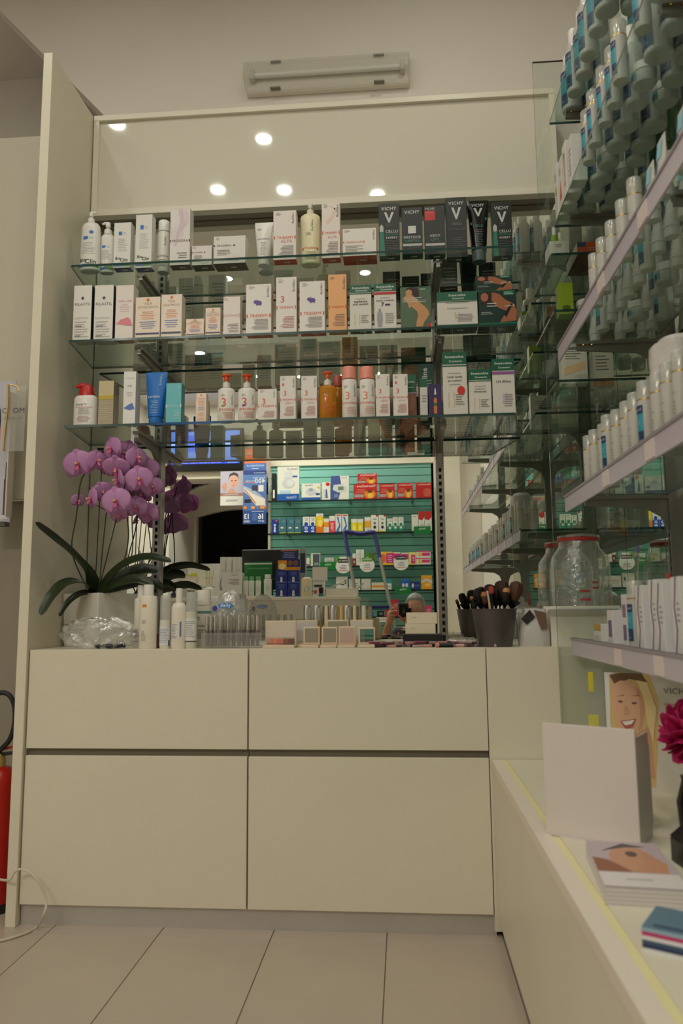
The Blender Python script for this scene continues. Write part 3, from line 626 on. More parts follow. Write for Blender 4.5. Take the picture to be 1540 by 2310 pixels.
shelfbox(3,900,940,833,929,'green-topped box with a brown skin photo, half hidden by a slim white box',(150,92,66),[('r',0,.62,1,1,GREEN),('t','Somatoline',.5,.84,.8,(225,228,220),0,1),('t','Cosmetic',.6,.72,.5,(225,228,220),0,1),('e',.6,.4,.3,.2,(176,116,84)),('r',0,.58,1,.61,(180,160,190))],side=GREEN,d=.04,dy=.07,group=G3)
shelfbox(3,945,981,799,928,'tall dark green box with large upright lettering',(10,62,48),[('t','Somatoline',.42,.62,.62,(214,218,210),1,1),('l',.55,.6,.95,.74,3,(160,180,170))],d=.045,dy=.12,group=G3)
shelfbox(3,947,965,847,929,'narrow green-topped box behind the violet box',SW,[('r',0,.78,1,1,GREEN),('l',.3,.4,.95,.6,3,GREY)],side=GREEN,d=.045,dy=.04,group=G3)
shelfbox(3,967,996,867,930,'violet box printed with a yellow dropper bottle',(58,34,96),[('p',[(.38,.05),(.62,.05),(.62,.5),(.54,.58),(.46,.58),(.38,.5)],(220,130,30)),('r',.38,.3,.62,.4,(50,110,50)),('r',.44,.58,.56,.66,(30,26,40)),('p',[(.42,.66),(.58,.66),(.55,.84),(.5,.9),(.45,.84)],(226,222,220))],d=.04,group=G3)
shelfbox(3,998,1053,794,928,'tallest green-topped white box with a red round seal',SW,e_soma([('trattamento',.5),('total body',.62),('gel snellente',.56),('tonificante',.46)],hh=.20)+[('e',.75,.38,.16,.07,(206,50,44))],side=GREEN,top=GREEN,d=.05,group=G3)
shelfbox(3,1057,1108,833,927,'green-topped white box with pale curves beside the tallest green-topped box',SW,e_soma([('trattamento',.5),('snellente',.45),('menopausa',.56)],hh=.24),side=GREEN,top=GREEN,d=.05,group=G3)
shelfbox(3,1110,1161,809,926,'green-topped white box with violet stripe at the shelf end',SW,e_soma([('',0),('Lift Effect',.66)],red=(150,90,160),curves=False,hh=.22)+[('p',[(.42,.15),(.5,.22),(.58,.15),(.55,.28),(.6,.38),(.5,.32),(.42,.38),(.46,.28)],(206,180,214))],side=GREEN,top=GREEN,d=.05,group=G3)

# ================================================================== things on the worktop
def cpl(x0, x1, yt, Y, z=CT):
    xm = (x0+x1)/2; yb = 1452; ym = (yt+yb)/2
    a, b = atY(x0, ym, Y).x, atY(x1, ym, Y).x
    return Vector(((a+b)/2, Y, z)), b-a, atY(xm, yt, Y).z-z
def Z1(zx, zy, Y): return atY(70+zx/3.756, 960+zy/3.756, Y)     # from the orchid close-up

# ---- orchid
op = thing('potted_orchid', 'purple moth orchid in a square white pot beside the tall side panel', 'orchid', (*atY(226,1452,3.155).to_2d(), CT))
OB = op.location.copy()
def local(p): return Vector(p)-OB
M_LEAF = mat((34,46,22), .32, noise=.18, nscale=14); M_STEM = mat((58,62,34), .5); M_STAKE = mat((32,30,24), .6)
pw, ph = .135, atY(212,1338,3.05).z-CT
k = MB(); a_ = math.radians(-28)
def sq(r, z): return [(r*math.cos(a_+PI/4+i*PI/2+PI/2*0)*1.0, r*math.sin(a_+PI/4+i*PI/2), z) for i in range(4)]
R0 = pw*math.sqrt(.5)*1.62; 
k.rings([sq(R0*.93,0), sq(R0,ph), sq(R0*.94,ph), sq(R0*.92,ph-.02)], mat((226,220,208), .5), True, True, smooth=False); k.build('pot', op, bevel=.002)
def leaf(pts, wid, name='leaf', side=None):
    pts = ccr([local(p) for p in pts], 5); n = len(pts); rows = []
    for i, p in enumerate(pts):
        s = i/(n-1); t = (pts[min(i+1,n-1)]-pts[max(i-1,0)]).normalized()
        sd = t.cross(Vector(side or (0,-.75,.65)))
        if sd.length < .05: sd = t.orthogonal()
        sd.normalize(); nn = sd.cross(t)
        w = wid*(.32+.68*math.sin(PI*min(1,(s*.80+.16)))**.8) if s < .97 else wid*.16
        rows.append([p+sd*w+nn*w*.22, p+sd*w*.5+nn*w*.05, p, p-sd*w*.5+nn*w*.05, p-sd*w+nn*w*.22])
    k = MB(); lo = [[q-Vector((0,0,.0025)) for q in r] for r in rows]
    k.rings([r+l[::-1] for r, l in zip(rows, lo)], M_LEAF, True, True); return k.build(name, op, sharp=60)
c0 = (570,1400)
leaf([Z1(560,1400,3.10),Z1(480,1240,3.03),Z1(350,1085,2.94),Z1(210,960,2.86),Z1(38,825,2.78)], .030)
leaf([Z1(560,1410,3.09),Z1(420,1325,2.98),Z1(280,1340,2.90),Z1(160,1460,2.83),Z1(85,1600,2.79)], .027)
leaf([Z1(560,1415,3.08),Z1(430,1420,3.03),Z1(320,1490,2.99),Z1(240,1612,2.97)], .017)
leaf([Z1(580,1400,3.08),Z1(680,1260,3.07),Z1(830,1150,3.06),Z1(1010,1110,3.05),Z1(1185,1150,3.03)], .022)
leaf([Z1(590,1400,3.1),Z1(760,1290,3.12),Z1(930,1220,3.13),Z1(1075,1230,3.14)], .034)
leaf([Z1(590,1410,3.06),Z1(760,1330,3.0),Z1(900,1300,2.98),Z1(1030,1345,2.97)], .024)
leaf([Z1(600,1410,3.12),Z1(800,1360,3.18),Z1(1000,1320,3.22),Z1(1120,1380,3.24)], .026)
def stem(pts, r, m, name):
    k = MB(); k.tube([local(p) for p in ccr(pts, 5)], r, m, 6); return k.build(name, op)
stem([Z1(500,1400,3.07),Z1(430,1290,3.05),Z1(345,1050,3.02),Z1(385,760,3.0),Z1(430,450,2.99),Z1(550,352,2.98)], .0028, M_STEM, 'flower_stem')
stem([Z1(575,1390,3.08),Z1(605,1050,3.05),Z1(635,760,3.02),Z1(640,720,3.01)], .0026, M_STEM, 'flower_stem')
stem([Z1(640,720,3.01),Z1(580,690,2.99),Z1(530,660,2.98)], .0018, M_STEM, 'flower_stem'); stem([Z1(640,720,3.01),Z1(690,690,2.99),Z1(715,650,2.98)], .0018, M_STEM, 'flower_stem')
stem([Z1(600,1400,3.1),Z1(770,1180,3.1),Z1(825,950,3.1),Z1(806,700,3.08)], .0028, M_STEM, 'flower_stem')
stem([Z1(610,1400,3.13),Z1(840,1140,3.14),Z1(855,800,3.13),Z1(850,585,3.1),Z1(810,555,3.08)], .0026, M_STEM, 'flower_stem')
stem([Z1(850,585,3.1),Z1(900,500,3.05),Z1(905,470,3.03)], .0018, M_STEM, 'flower_stem')
stem([Z1(620,1400,3.16),Z1(985,1180,3.18),Z1(1008,980,3.17),Z1(965,700,3.15),Z1(955,560,3.13)], .0026, M_STEM, 'flower_stem')
for a, b, ya, yb in (((540,1400),(606,205),3.08,3.03),((572,1400),(740,720),3.09,3.04),((740,720),(850,290),3.04,3.02),((880,1230),(905,520),3.15,3.12),((900,1200),(975,370),3.18,3.12)):
    stem([Z1(*a,ya),Z1(*b,yb)], .0021, M_STAKE, 'stake')
# flowers: three sepals, two broad petals and a lip each
def petal_mesh(L, Wd, cup, m, name, ruff=0):
    k = MB(); n = 7; rows = []
    for i in range(n+1):
        s = i/n; w = Wd*math.sin(PI*(s**.75)*.93+.06)**.75; z = cup*L*(s*s)
        rows.append([(q*w, s*L, z-abs(q)**2*.12*w+ruff*math.sin(7*q+5*s)*.1*w) for q in (-1,-.6,0,.6,1)])
    low = [[(x,y,z-.0009) for x,y,z in r] for r in rows]
    k.rings([r+l[::-1] for r,l in zip(rows,low)], m, True, True); return k.mesh(name, sharp=80)
M_PET = mat((206,134,196), .55, noise=.10, nscale=25); M_PET2 = mat((192,116,182), .55, noise=.10, nscale=25); M_LIPF = mat((206,96,140), .5); M_YEL = mat((224,186,120), .5)
def petal_mat(c):
    m = mat(c, .55, noise=.10, nscale=25).copy(); nt = m.node_tree; b = nt.nodes['Principled BSDF']; tl = nt.nodes.new('ShaderNodeBsdfTranslucent'); tl.inputs[0].default_value = lin(c)
    mx = nt.nodes.new('ShaderNodeMixShader'); mx.inputs[0].default_value = .38; nt.links.new(b.outputs[0], mx.inputs[1]); nt.links.new(tl.outputs[0], mx.inputs[2]); nt.links.new(mx.outputs[0], nt.nodes['Material Output'].inputs[0]); return m
M_PET = petal_mat((226,168,220)); M_PET2 = petal_mat((214,148,206))
pm_b = petal_mesh(.040,.030,-.12,M_PET,'petal'); pm_s = petal_mesh(.040,.019,-.10,M_PET2,'sepal')
k = MB(); k.lathe([(.002,0),(.006,.004),(.0065,.009),(.003,.014)], M_LIPF, 10); k.lathe([(.0015,.012),(.004,.015),(.002,.019)], M_YEL, 8)
k.tube([(0,-.004,.005),(0,-.014,.012),(0,-.019,.017)], [.004,.005,.002], M_LIPF, 8); lipm = k.mesh('lip')
def flower(zx, zy, Y, size, ry=0, rx=0, spin=0):
    f = link('flower', None, op, local(Z1(zx, zy, Y)))
    f.rotation_euler = Matrix.Rotation(ry,3,'Z').to_4x4().to_euler()
    f.rotation_euler = (Matrix.Rotation(ry,3,'Z') @ Matrix.Rotation(PI/2+rx,3,'X') @ Matrix.Rotation(spin,3,'Z')).to_euler()
    s = size/230*.0615/.04*.95; f.scale = (s,s,s)
    for a, me, nm, zz in ((0,pm_s,'sepal',-.002),(2.2,pm_s,'sepal',-.002),(-2.2,pm_s,'sepal',-.002),(1.32,pm_b,'petal',.001),(-1.32,pm_b,'petal',.001)):
        p = link(nm, me, f, (0,0,zz)); p.rotation_euler = (0,0,a)
    link('lip', lipm, f)
    return f
for a in ((395,325,2.96,250,.1,.1,.2),(560,300,2.97,190,1.0,0,0),(680,195,2.98,205,-.5,.1,.3),(800,235,3.06,230,.2,.1,-.3),(900,275,3.0,200,.9,0,.1),(720,365,2.96,220,.1,.7,0),(735,460,2.97,190,-.9,.2,.3),
          (915,455,2.97,225,.3,.1,.2),(510,620,2.95,190,-.8,.1,.1),(718,640,2.94,240,.05,.05,.2),(400,635,3.0,120,.9,.3,0),(610,560,2.99,170,.5,.4,.5),(890,690,3.06,190,.2,.1,.1),(745,760,3.04,140,.2,.4,.5),
          (985,745,3.12,200,-.2,.2,.3),(985,365,3.08,200,.3,.2,0),(1030,520,3.1,190,.4,.1,.3),(640,330,3.08,180,-.2,.2,.4),(850,520,3.1,170,.1,.4,.2),(950,590,3.14,160,-.3,.2,.1),(820,330,3.12,200,.2,.2,.1)): flower(*a)

# ---- translucent bag before the pot
def blob(name, label, cat, loc, sx, sy, sz, m, seed, amp=.12, n=44, flat=.35):
    R = random.Random(seed); t = thing(name, label, cat, loc)
    ph = [(R.uniform(-13,13),R.uniform(-13,13),R.uniform(-13,13),R.uniform(0,6)) for _ in range(9)]
    rings = []
    for i in range(19):
        th = PI*(i+.15)/(18.3); row = []
        for j in range(n):
            a = 2*PI*j/n; d = Vector((math.sin(th)*math.cos(a), math.sin(th)*math.sin(a), -math.cos(th)))
            q = 1+amp*sum(abs(math.sin(f*d.x+g*d.y+h*d.z+o))-.5 for f,g,h,o in ph)/3
            row.append((d.x*sx*q, d.y*sy*q, max(0, sz*(d.z*q*(1-flat/2)+1-flat*.5))*.5*1.1))
        rings.append(row)
    k = MB(); k.rings(rings, m, True, True); k.build('bag_film', t, sharp=22)
    return t
loc, w, h = cpl(147,302,1388,2.905)
bag = blob('plastic_bag', 'crumpled clear plastic bag with dark caps before the orchid pot', 'bag', loc, w/2, .036, h*1.0, M_WRAP, 3, .22)
k = MB()
for i in range(15):
    a = Vector((random.uniform(-.01,w*.42), random.uniform(-.03,.025), .009)); b = a+Vector((random.uniform(-.02,.02), random.uniform(-.012,.012), .003))
    k.tube([a,b], .007, mat((30,32,44),.35), 8)
tag(k.build('dark_caps', bag), kind='stuff')

# ---- testers: white bottles
GC = 'cosmetic testers on the worktop'
def clabel(text=(), c=GREY): return [('l',.1,.1,.85,.45,8,c)]+list(text)
def cbottle(x0, x1, yt, Y, label, body=(230,222,206), elems=(), **kw):
    loc, w, h = cpl(x0, x1, yt, Y); kw.setdefault('group', GC)
    return bottle(label, loc, w, h, body, elems, **kw)
cbottle(303,336,1320,2.99,'tall cream bottle with white cap standing behind the orange-marked bottle',elems=[('l',.1,.1,.5,.4,8,(120,120,150))],cap=WHITE,capr=.62,neck=.2,shoulder=.05)
cbottle(315,354,1319,2.90,'cream bottle with flip cap and small orange mark',elems=[('r',.28,.84,.5,.9,(222,140,40)),('l',.28,.5,.5,.58,2,GREY),('l',.25,.2,.5,.36,5,(150,140,120)),('r',.25,.14,.48,.26,(196,186,160))],cap=WHITE,capr=.58,neck=.17,shoulder=.04)
k = MB(); k.box((-.002,-.015,0),(.002,.015,.055),mat((120,40,36),.5)); o_ = cpl(357,358,1400,2.93)[0]; tag(k.build('card_sleeve', None, o_), 'thin dark red card sleeve between cream bottle and clear-capped bottle', 'card')
cbottle(361,385,1343,2.91,'small bottle with clear overcap and gold ring beside the cream bottle',body=(226,220,206),elems=[('r',0,.1,1,.82,(226,226,230)),('l',.1,.2,.9,.75,9,(150,150,170)),('r',.85,.08,.97,.3,(60,56,60))],cap=(0,0,0),capm=M_FROST,capr=.98,neck=.46,shoulder=.03,sy=.9)
cbottle(387,420,1327,2.90,'cream lotion bottle with narrow neck and blue print',body=(232,224,208),elems=[('l',.1,.25,.5,.65,10,(120,130,190)),('r',.62,.3,.72,.7,(110,120,180))],cap=(232,226,214),capr=.45,neck=.24,shoulder=.14)
cbottle(419,445,1336,2.905,'bottle with tall clear overcap and black-footed label',body=(214,208,190),elems=[('r',0,.2,1,.85,(226,224,222)),('l',.1,.3,.9,.8,9,(140,140,150)),('r',0,.17,1,.2,(50,46,46))],cap=(0,0,0),capm=M_FROST,capr=.98,neck=.34,shoulder=.02,sy=.9)
cbottle(441,477,1331,3.0,'cream bottle with wide cap and teal ring behind the lipsticks',elems=[('r',0,.84,1,.90,(90,140,140)),('e',.3,.72,.1,.05,(170,170,170)),('t','NATURA',.4,.52,.6,DK,0,1),('l',.2,.2,.7,.45,5,GREY)],cap=(232,226,214),capr=.9,neck=.26,shoulder=.02)
cbottle(470,500,1345,3.08,'frosted white cap jar behind the blue plastic packet',body=(226,222,216),cap=(236,232,226),capr=.95,neck=.3,shoulder=.03)
# ---- blue printed plastic packet lying on the lipstick stand
def chrome_tester(label, loc, r, h, base=(120,108,110), group='chrome lipstick testers in the clear stand', top=M_CHROME, gl=None):
    t = thing('lipstick_tester', label, 'lipstick', loc, 0, group)
    k = MB(); k.lathe([(r,0),(r,h*.52)], mat(base,.25), 16); k.build('holder', t)
    k = MB(); k.lathe([(r*.96,h*.521),(r*.96,h*.97),(r*.88,h)], top, 16); k.build('cap', t)
    return t
sl, sw, shh = cpl(458,592,1412,2.905)
st = thing('tester_stand', 'clear acrylic stand holding a row of chrome lipstick testers', 'stand', sl)
boxo('base', (-sw/2,-.028,0), (sw/2,.045,.008), M_CLEAR, st); boxo('front_wall', (-sw/2,-.030,0.008), (sw/2,-.028,.058), M_CLEAR, st); boxo('tray', (-sw/2,-.02,.05), (sw/2,.045,.052), M_CLEAR, st)
first = None
for i, px in enumerate((467,476,486,498,515,540,560,581)):
    p = atY(px,1420,2.903); hh = atY(px,1389,2.903).z-CT-.0085
    if first is None: first = chrome_tester('chrome lipstick tester standing in the clear acrylic stand', (p.x,2.90,CT+.0085), .0072, hh)
    else: copy_tree(first, None, (p.x,2.90,CT+.0085))
for i, px in enumerate((471,482,507,527,550,570)):
    p = atY(px,1420,2.93); copy_tree(first, None, (p.x,2.93,CT+.0085))
pl, pw_, ph_ = cpl(478,556,1346,2.975)
t = blob('plastic_packet', 'crumpled clear packet with blue oval print above the lipstick stand', 'packet', (pl.x,2.985,CT), pw_/2, .022, .235, M_WRAP, 11, .09)
tt = [('e',.42,.62,.22,.12,(50,130,210)),('t','daily',.42,.64,.3,(235,238,240),0,1),('e',.12,.5,.07,.12,(60,60,150)),('l',.55,.35,.85,.45,2,(80,150,170))]
link('printed_face', printed(tt, pw_, .09, lambda x, z, o: (x-pw_/2, -.031-o, z+.105)), t)

# ---- compacts and palettes with mirror lids
M_CREAMP = mat((222,204,178), .35)
def compact(label, x0, x1, yt, Y, lidfrac=.8, pans=None, lidm=None, group='open make-up compacts', rx=.0):
    loc, w, h = cpl(x0, x1, yt, Y)
    t = thing('makeup_compact', label, 'compact', loc, 0, group); d = min(w, .05)
    boxo('base', (-w/2,-d,0), (w/2,0,.012), M_CREAMP, t, bevel=.002)
    n = pans or 2
    cols = [(196,150,130),(224,140,110),(206,130,110),(150,100,86),(120,84,80)]
    for i in range(n):
        x = -w/2+.004+(w-.008)*i/n; boxo('powder_pan', (x+.001,-d+.005,.0121), (x+(w-.008)/n-.001,-.006,.0135), mat(cols[i % 5],.7), t)
    if pans and pans > 2:   # standing palette: the pans show upright below the lid
        for i in range(pans):
            x = -w/2+.006+(w-.012)*i/pans; boxo('powder_pan', (x+.001,-.004,.016), (x+(w-.012)/pans-.001,-.0008,.034), mat(cols[i % 5],.7), t)
    lid = boxo('lid', (-w/2,.001,.004), (w/2,.009,h), M_CREAMP, t, bevel=.002)
    boxo('lid_mirror', (-w/2+.006,-.0006,.02 if (pans or 0) < 3 else .038), (w/2-.006,.0008,h-.006), lidm or M_MIRROR, lid)
    return t
compact('wide eyeshadow palette with five pans and tall open lid', 598,668,1400,2.92, pans=5, lidm=mat((214,200,184),.5))
compact('open compact with dark mirror lid beside the wide eyeshadow palette', 684,721,1414,2.915)
compact('open compact with mirror lid between two dark mirror compacts', 725,761,1414,2.915)
compact('open compact with red-brown pans beside the mirror compacts', 763,802,1413,2.918, lidm=mat((196,172,160),.3))
compact('open square compact with mirror lid at the end of the compact row', 808,846,1415,2.91)
compact('pale open compact standing behind the dark mirror compacts', 668,716,1399,2.99, lidm=mat((206,200,196),.3))
compact('open compact with dark pan behind the mirror compacts', 736,786,1398,2.99)
compact('pale blank open compact before the chrome bottles', 790,842,1398,2.99, lidm=mat((214,206,190),.4))
t = carton('small cream carton lying behind the eyeshadow palette', .075,.05,.028,(226,206,184),[('l',.2,.3,.5,.6,2,(206,180,160))],loc=(*cpl(604,656,1382,3.08)[0].to_2d(),CT),group=GC)
for q, (px, c, cp) in enumerate(((693,None,None),(715,None,None),(736,(206,190,140),(226,206,170)),(752,None,None),(770,(190,150,70),(214,180,110)),(783,None,None),(800,(214,206,170),(220,206,170)),(821,None,(226,206,176)))):
    loc, w, h = cpl(px-9, px+9, 1366, 3.06)
    labs = ['round chrome-capped bottle beside the small cream carton','chrome-capped bottle in a row behind the compacts','pale gold bottle with cream cap between chrome bottles','chrome-capped bottle between two gold bottles','amber gold bottle with gold cap behind the compacts','chrome-capped bottle between gold and pale bottles','pale yellow bottle with cream cap behind the blank compact','chrome bottle with tall cream dropper cap']
    t = thing('makeup_bottle', labs[q], 'bottle', loc, 0, 'chrome and gold bottles behind the compacts')
    r = w/2*(1.0 if c is None else .85)
    k = MB(); k.lathe([(r,0),(r,h*.5),(r*.9,h*.52)], mat(c or (196,160,120), .2, trans=.2), 18); k.build('glass_body', t)
    k = MB(); k.lathe([(r*.98,h*.521),(r*.98,h*.96),(r*.9,h)] if cp is None else [(r*.6,h*.521),(r*.55,h*.9),(r*.5,h)], M_CHROME if cp is None else mat(cp,.35), 18); k.build('cap', t)

# ---- two cream cartons, black tray, pencils
for x0,x1,zb,hh,lab in ((914,982,CT+.045,.0385,'lower cream carton stacked on the black tray'),(917,986,CT+.084,.043,'upper cream carton stacked on the lower carton by the upright')):
    a, b = atY(x0,1410,3.03).x, atY(x1,1410,3.03).x
    carton(lab, b-a, .07, hh, (236,222,192), [('l',.15,.5,.4,.7,1,(206,190,160))] , loc=((a+b)/2,3.07,zb), group='cream cartons by the upright', barcode=False)
k = MB(); a, b = atY(908,1432,3.03).x, atY(997,1432,3.03).x
tr = thing('display_tray', 'black tray under the stacked cream cartons', 'tray', ((a+b)/2,3.07,CT)); boxo('tray_base', (-(b-a)/2,-.055,0), ((b-a)/2,.055,.044), mat((26,24,24),.4), tr, bevel=.003); boxo('tray_rim', (-(b-a)/2+.004,-.051,.0441), ((b-a)/2-.004,.051,.0446), mat((44,40,38),.4), tr)
pc = [(190,120,130),(60,40,44),(200,170,170),(120,60,80),(30,28,30),(206,150,140),(150,120,110),(90,50,60),(220,200,190)]
for i in range(34):
    R = random.Random(100+i); px = 852+ (i % 30)*8.3+R.uniform(-3,3); Y = 2.885+.05*R.random(); p = atY(px,1455,Y)
    a = R.uniform(-.7,.7); L = R.uniform(.035,.075); c = pc[i % 9]; r = R.uniform(.004,.0062); zz = CT+r+(.0105 if i % 3 == 0 else 0)
    t = thing('lip_pencil', 'small make-up pencil lying in the loose heap before the black tray', 'pencil', (p.x,Y,zz), a, 'loose make-up pencils')
    k = MB(); k.tube([(-L/2,0,0),(L*.25,0,0)], r, mat(c,.3), 8); k.build('barrel', t)
    k = MB(); k.tube([(L*.251,0,0),(L/2,0,0)], r*.97, M_CLEAR if i % 2 else mat((26,24,26),.3), 8); k.build('cap', t)
loc, w, h = cpl(984,1020,1440,2.88)
t = thing('blusher_stick', 'black stick blusher with peach end lying before the brush pot', 'make-up', (loc.x,2.868,CT+.009)); k = MB(); k.tube([(-.02,0,0),(.032,0,0)], .009, mat((24,22,22),.35), 12); k.build('tube', t); k = MB(); k.tube([(-.032,0,0),(-.0201,0,0)], .0085, mat((226,140,120),.4), 12); k.build('blush', t)
t = thing('lipgloss_packet', 'clear packet of glosses with a gold tie lying beside the upright', 'packet', (*cpl(1005,1080,1430,2.98)[0].to_2d(),CT)); k = MB(); 
k.rings([[(x, .03*math.cos(2*PI*j/14)*(1 if abs(x)<.05 else .4), .016+.016*math.sin(2*PI*j/14)*(1 if abs(x)<.05 else .3)) for j in range(14)] for x in (-.06,-.045,0,.045,.06)], M_WRAP); k.build('film', t)
k = MB(); k.tube([(-.048,0,.012),(.048,0,.012)], .010, mat((226,196,176),.5), 10); k.build('gloss_tube', t)
k = MB(); k.tube([(.01,-.031,.002),(.012,-.02,.03),(.014,.0,.036)], .0012, mat((176,140,60),.4), 6); k.build('tie', t)

# ---- brush pot
bl, bw, bh = cpl(1065,1166,1373,2.93)
bp = thing('brush_pot', 'dark metal pot holding make-up brushes beside the white paper bag', 'pot', bl)
k = MB(); rt, rb = bw/2, bw/2*.76
k.lathe([(rb*.98,0),(rb,.003),(rt,bh-.004),(rt*1.03,bh-.002),(rt*1.03,bh),(rt*.97,bh),(rt*.95,bh-.006),(rb*.9,.006)], mat((96,90,90),.38,metal=.6), 28); k.build('pot_body', bp)
def brush(px, py, rx, headL, hc, tip, label, Yt=2.93, ferr=(30,28,28), hr=.010):
    top = atY(px, py, Yt); base = Vector((bl.x+(top.x-bl.x)*.35, bl.y+(top.y-bl.y)*.2+rx, CT+.02))
    d = (top-base); L = d.length; t = thing('makeup_brush', label, 'brush', base, 0, 'make-up brushes in the dark pot')
    t.rotation_euler = d.to_track_quat('Z','Y').to_euler()
    k = MB(); k.lathe([(.002,0),(.0042,L*.3),(.0034,L-headL-.03)], mat((20,18,18),.3), 8); k.build('handle', t)
    k = MB(); k.lathe([(.0036,L-headL-.03),(hr*.62,L-headL-.004),(hr*.66,L-headL+.002)], mat(ferr,.3,metal=.4), 10); k.build('ferrule', t)
    k = MB(); k.lathe([(hr*.6,L-headL),(hr*.95,L-headL*.65),(hr,L-headL*.35),(hr*.8,L-headL*.1),(hr*.3,L)], mat(hc,.8,noise=.2,nscale=60), 12, (0,0,0), 1, .6); hd = k.build('bristles', t)
    if tip:
        k = MB(); k.lathe([(hr*1.01,L-headL*.36),(hr*.84,L-headL*.1),(hr*.34,L+.0005)], mat(tip,.8), 12, (0,0,0), 1.01, .62); k.build('bristle_tip', hd)
brs = [(1062,1345,.0,.02,(40,26,20),(150,100,50),'slim brush with tan tip leaning over the pot rim',.006),(1075,1327,.01,.035,(24,20,18),None,'round black brush beside the slim tan-tipped brush',.014),(1090,1335,-.01,.03,(90,58,34),(170,110,60),'tan-tipped brush among black brushes',.009),
       (1103,1318,.02,.035,(30,22,20),None,'black domed brush behind the white-handled brush',.013),(1107,1322,-.02,.02,(170,60,40),None,'small rust-red brush in the pot',.006),(1118,1328,.0,.03,(30,22,20),None,'narrow black brush in the middle of the pot',.009),
       (1131,1310,.02,.045,(58,34,26),None,'large brown powder brush in the pot',.019),(1143,1326,-.02,.03,(50,32,26),(190,140,90),'brush with wide tan tip before the large powder brush',.011),(1167,1312,.0,.05,(82,50,34),None,'broad brown powder brush leaning outward over the rim',.021)]
for px,py,rx,hl,hc,tip,lab,hr in brs: brush(px,py,rx,hl*1.5,hc,tip,lab,Yt=2.93+rx*1.7,hr=hr*2.15)
t = thing('makeup_brush', 'pale-handled brush leaning against the outside of the dark pot', 'brush', atY(1117,1451,2.87)*1.0, 0, 'make-up brushes in the dark pot'); t.location.z = CT+.002
tp = atY(1098,1325,2.905); d = tp-t.location; t.rotation_euler = d.to_track_quat('Z','Y').to_euler(); L = d.length
k = MB(); k.lathe([(.006,0),(.0052,.004),(.0042,L-.05)], mat((206,170,140),.4), 8); k.build('handle', t)
k = MB(); k.lathe([(.0044,L-.05),(.0058,L-.018),(.006,L-.014)], mat((200,196,190),.25,metal=.7), 10); k.build('ferrule', t)
k = MB(); k.lathe([(.0056,L-.014),(.006,L-.006),(.003,L)], mat((50,36,30),.8), 10); k.build('bristles', t)

# ---- white paper bag, open white carton, sealed jars in the corner
pl_, pw2, ph2 = cpl(1167,1236,1372,2.95)
t = thing('paper_bag', 'crumpled white paper bag with brown print beside the brush pot', 'bag', pl_)
k = MB(); R = random.Random(5); rings = []
for z, sx, sy in ((0,1,.8),(.15,1.02,.85),(.45,.95,.8),(.75,.8,.6),(.95,.72,.35),(1,.74,.25)):
    rings.append([(pw2/2*sx*math.copysign(abs(math.cos(2*PI*j/16))**.6,math.cos(2*PI*j/16))*R.uniform(.93,1.05)+.008*z, .04*sy*math.copysign(abs(math.sin(2*PI*j/16))**.6,math.sin(2*PI*j/16))*R.uniform(.85,1.1), z*ph2*R.uniform(.97,1.0) if z else 0) for j in range(16)])
k.rings(rings, mat((206,200,196),.4,bump=.5,nscale=30), True, False); k.build('bag_body', t, sharp=25)
link('printed_face', printed([('p',[(0,.75),(.35,1),(.55,.8),(.2,.6)],(34,30,30)),('p',[(.5,1),(.95,.92),(1,.5),(.75,.45)],(110,82,70))], pw2*.85, ph2, lambda x, z, o: (x-pw2*.42, -.036-o+.02*max(0,z/ph2-.5), z*.96)), t)
xa, xb = atY(1242,1410,2.93).x, atY(1425,1410,2.93).x; zt = atY(1300,1385,2.93).z
t = thing('open_carton', 'large open white carton with flaps behind the glass divider', 'carton', ((xa+xb)/2,2.93,CT)); w = xb-xa; hh = zt-CT
MC = mat((232,224,208), .55)
k = MB(); k.box((-w/2,0,0),(w/2,.13,.003),MC); k.box((-w/2,0,0.003),(w/2,.003,hh),MC); k.box((-w/2,.127,.003),(w/2,.13,hh),MC); k.box((-w/2,.003,.003),(-w/2+.003,.127,hh),MC); k.box((w/2-.003,.003,.003),(w/2,.127,hh),MC); k.build('carton_body', t)
k = MB(); k.prism([(0.001,hh+.0005),(-.05,hh+.018),(-.05,hh+.021),(0.001,hh+.004)], -w/2-.015, w*.3, mat((226,222,226),.5), 'x'); k.build('front_flap', t)
k = MB(); k.prism([(.129,hh+.0005),(.14,hh+.03),(.143,hh+.03),(.132,hh)], -w/2, w/2, MC, 'x'); k.build('back_flap', t)
k = MB(); k.prism([(w*.31,hh+.0005),(w/2,hh+.0005),(w/2+.06,hh+.01),(w*.4,hh+.03)], -.01, -.007, MC, 'y'); k.build('side_flap', t)
def jar(label, px0, px1, yt, Y, ylid):
    a, b = atY(px0,1300,Y).x, atY(px1,1300,Y).x; r = (b-a)/2; h = atY((px0+px1)/2,yt,Y).z-CT
    t = thing('storage_jar', label, 'jar', ((a+b)/2,Y,CT), 0, 'wrapped glass jars'); hl = atY((px0+px1)/2,ylid,Y).z-CT
    k = MB(); k.lathe([(r*.9,0),(r,.01),(r,hl*.72),(r*.93,hl*.84),(r*.68,hl*.94),(r*.66,hl)], M_WRAP, 30); k.build('jar_glass', t)
    k = MB(); k.lathe([(r*.69,hl),(r*.7,hl+.004),(r*.7,hl+.012),(r*.66,hl+.014)], mat((190,44,36),.4), 30); k.build('rubber_ring', t)
    k = MB(); k.lathe([(r*.7,hl+.0145),(r*.7,hl+.022),(r*.4,hl+.03)], M_WRAP, 30); k.build('lid', t)
    link('printed_label', printed([('l',.35,.2,.6,.6,4,(190,60,70)),('l',.6,.55,.75,.68,2,(190,60,70))], r*1.6, hl*.8, cylmap(r, r*1.6, .03), 10), t)
jar('large wrapped glass jar with red rubber ring behind the open carton', 1240, 1376, 1207, 3.20, 1222)

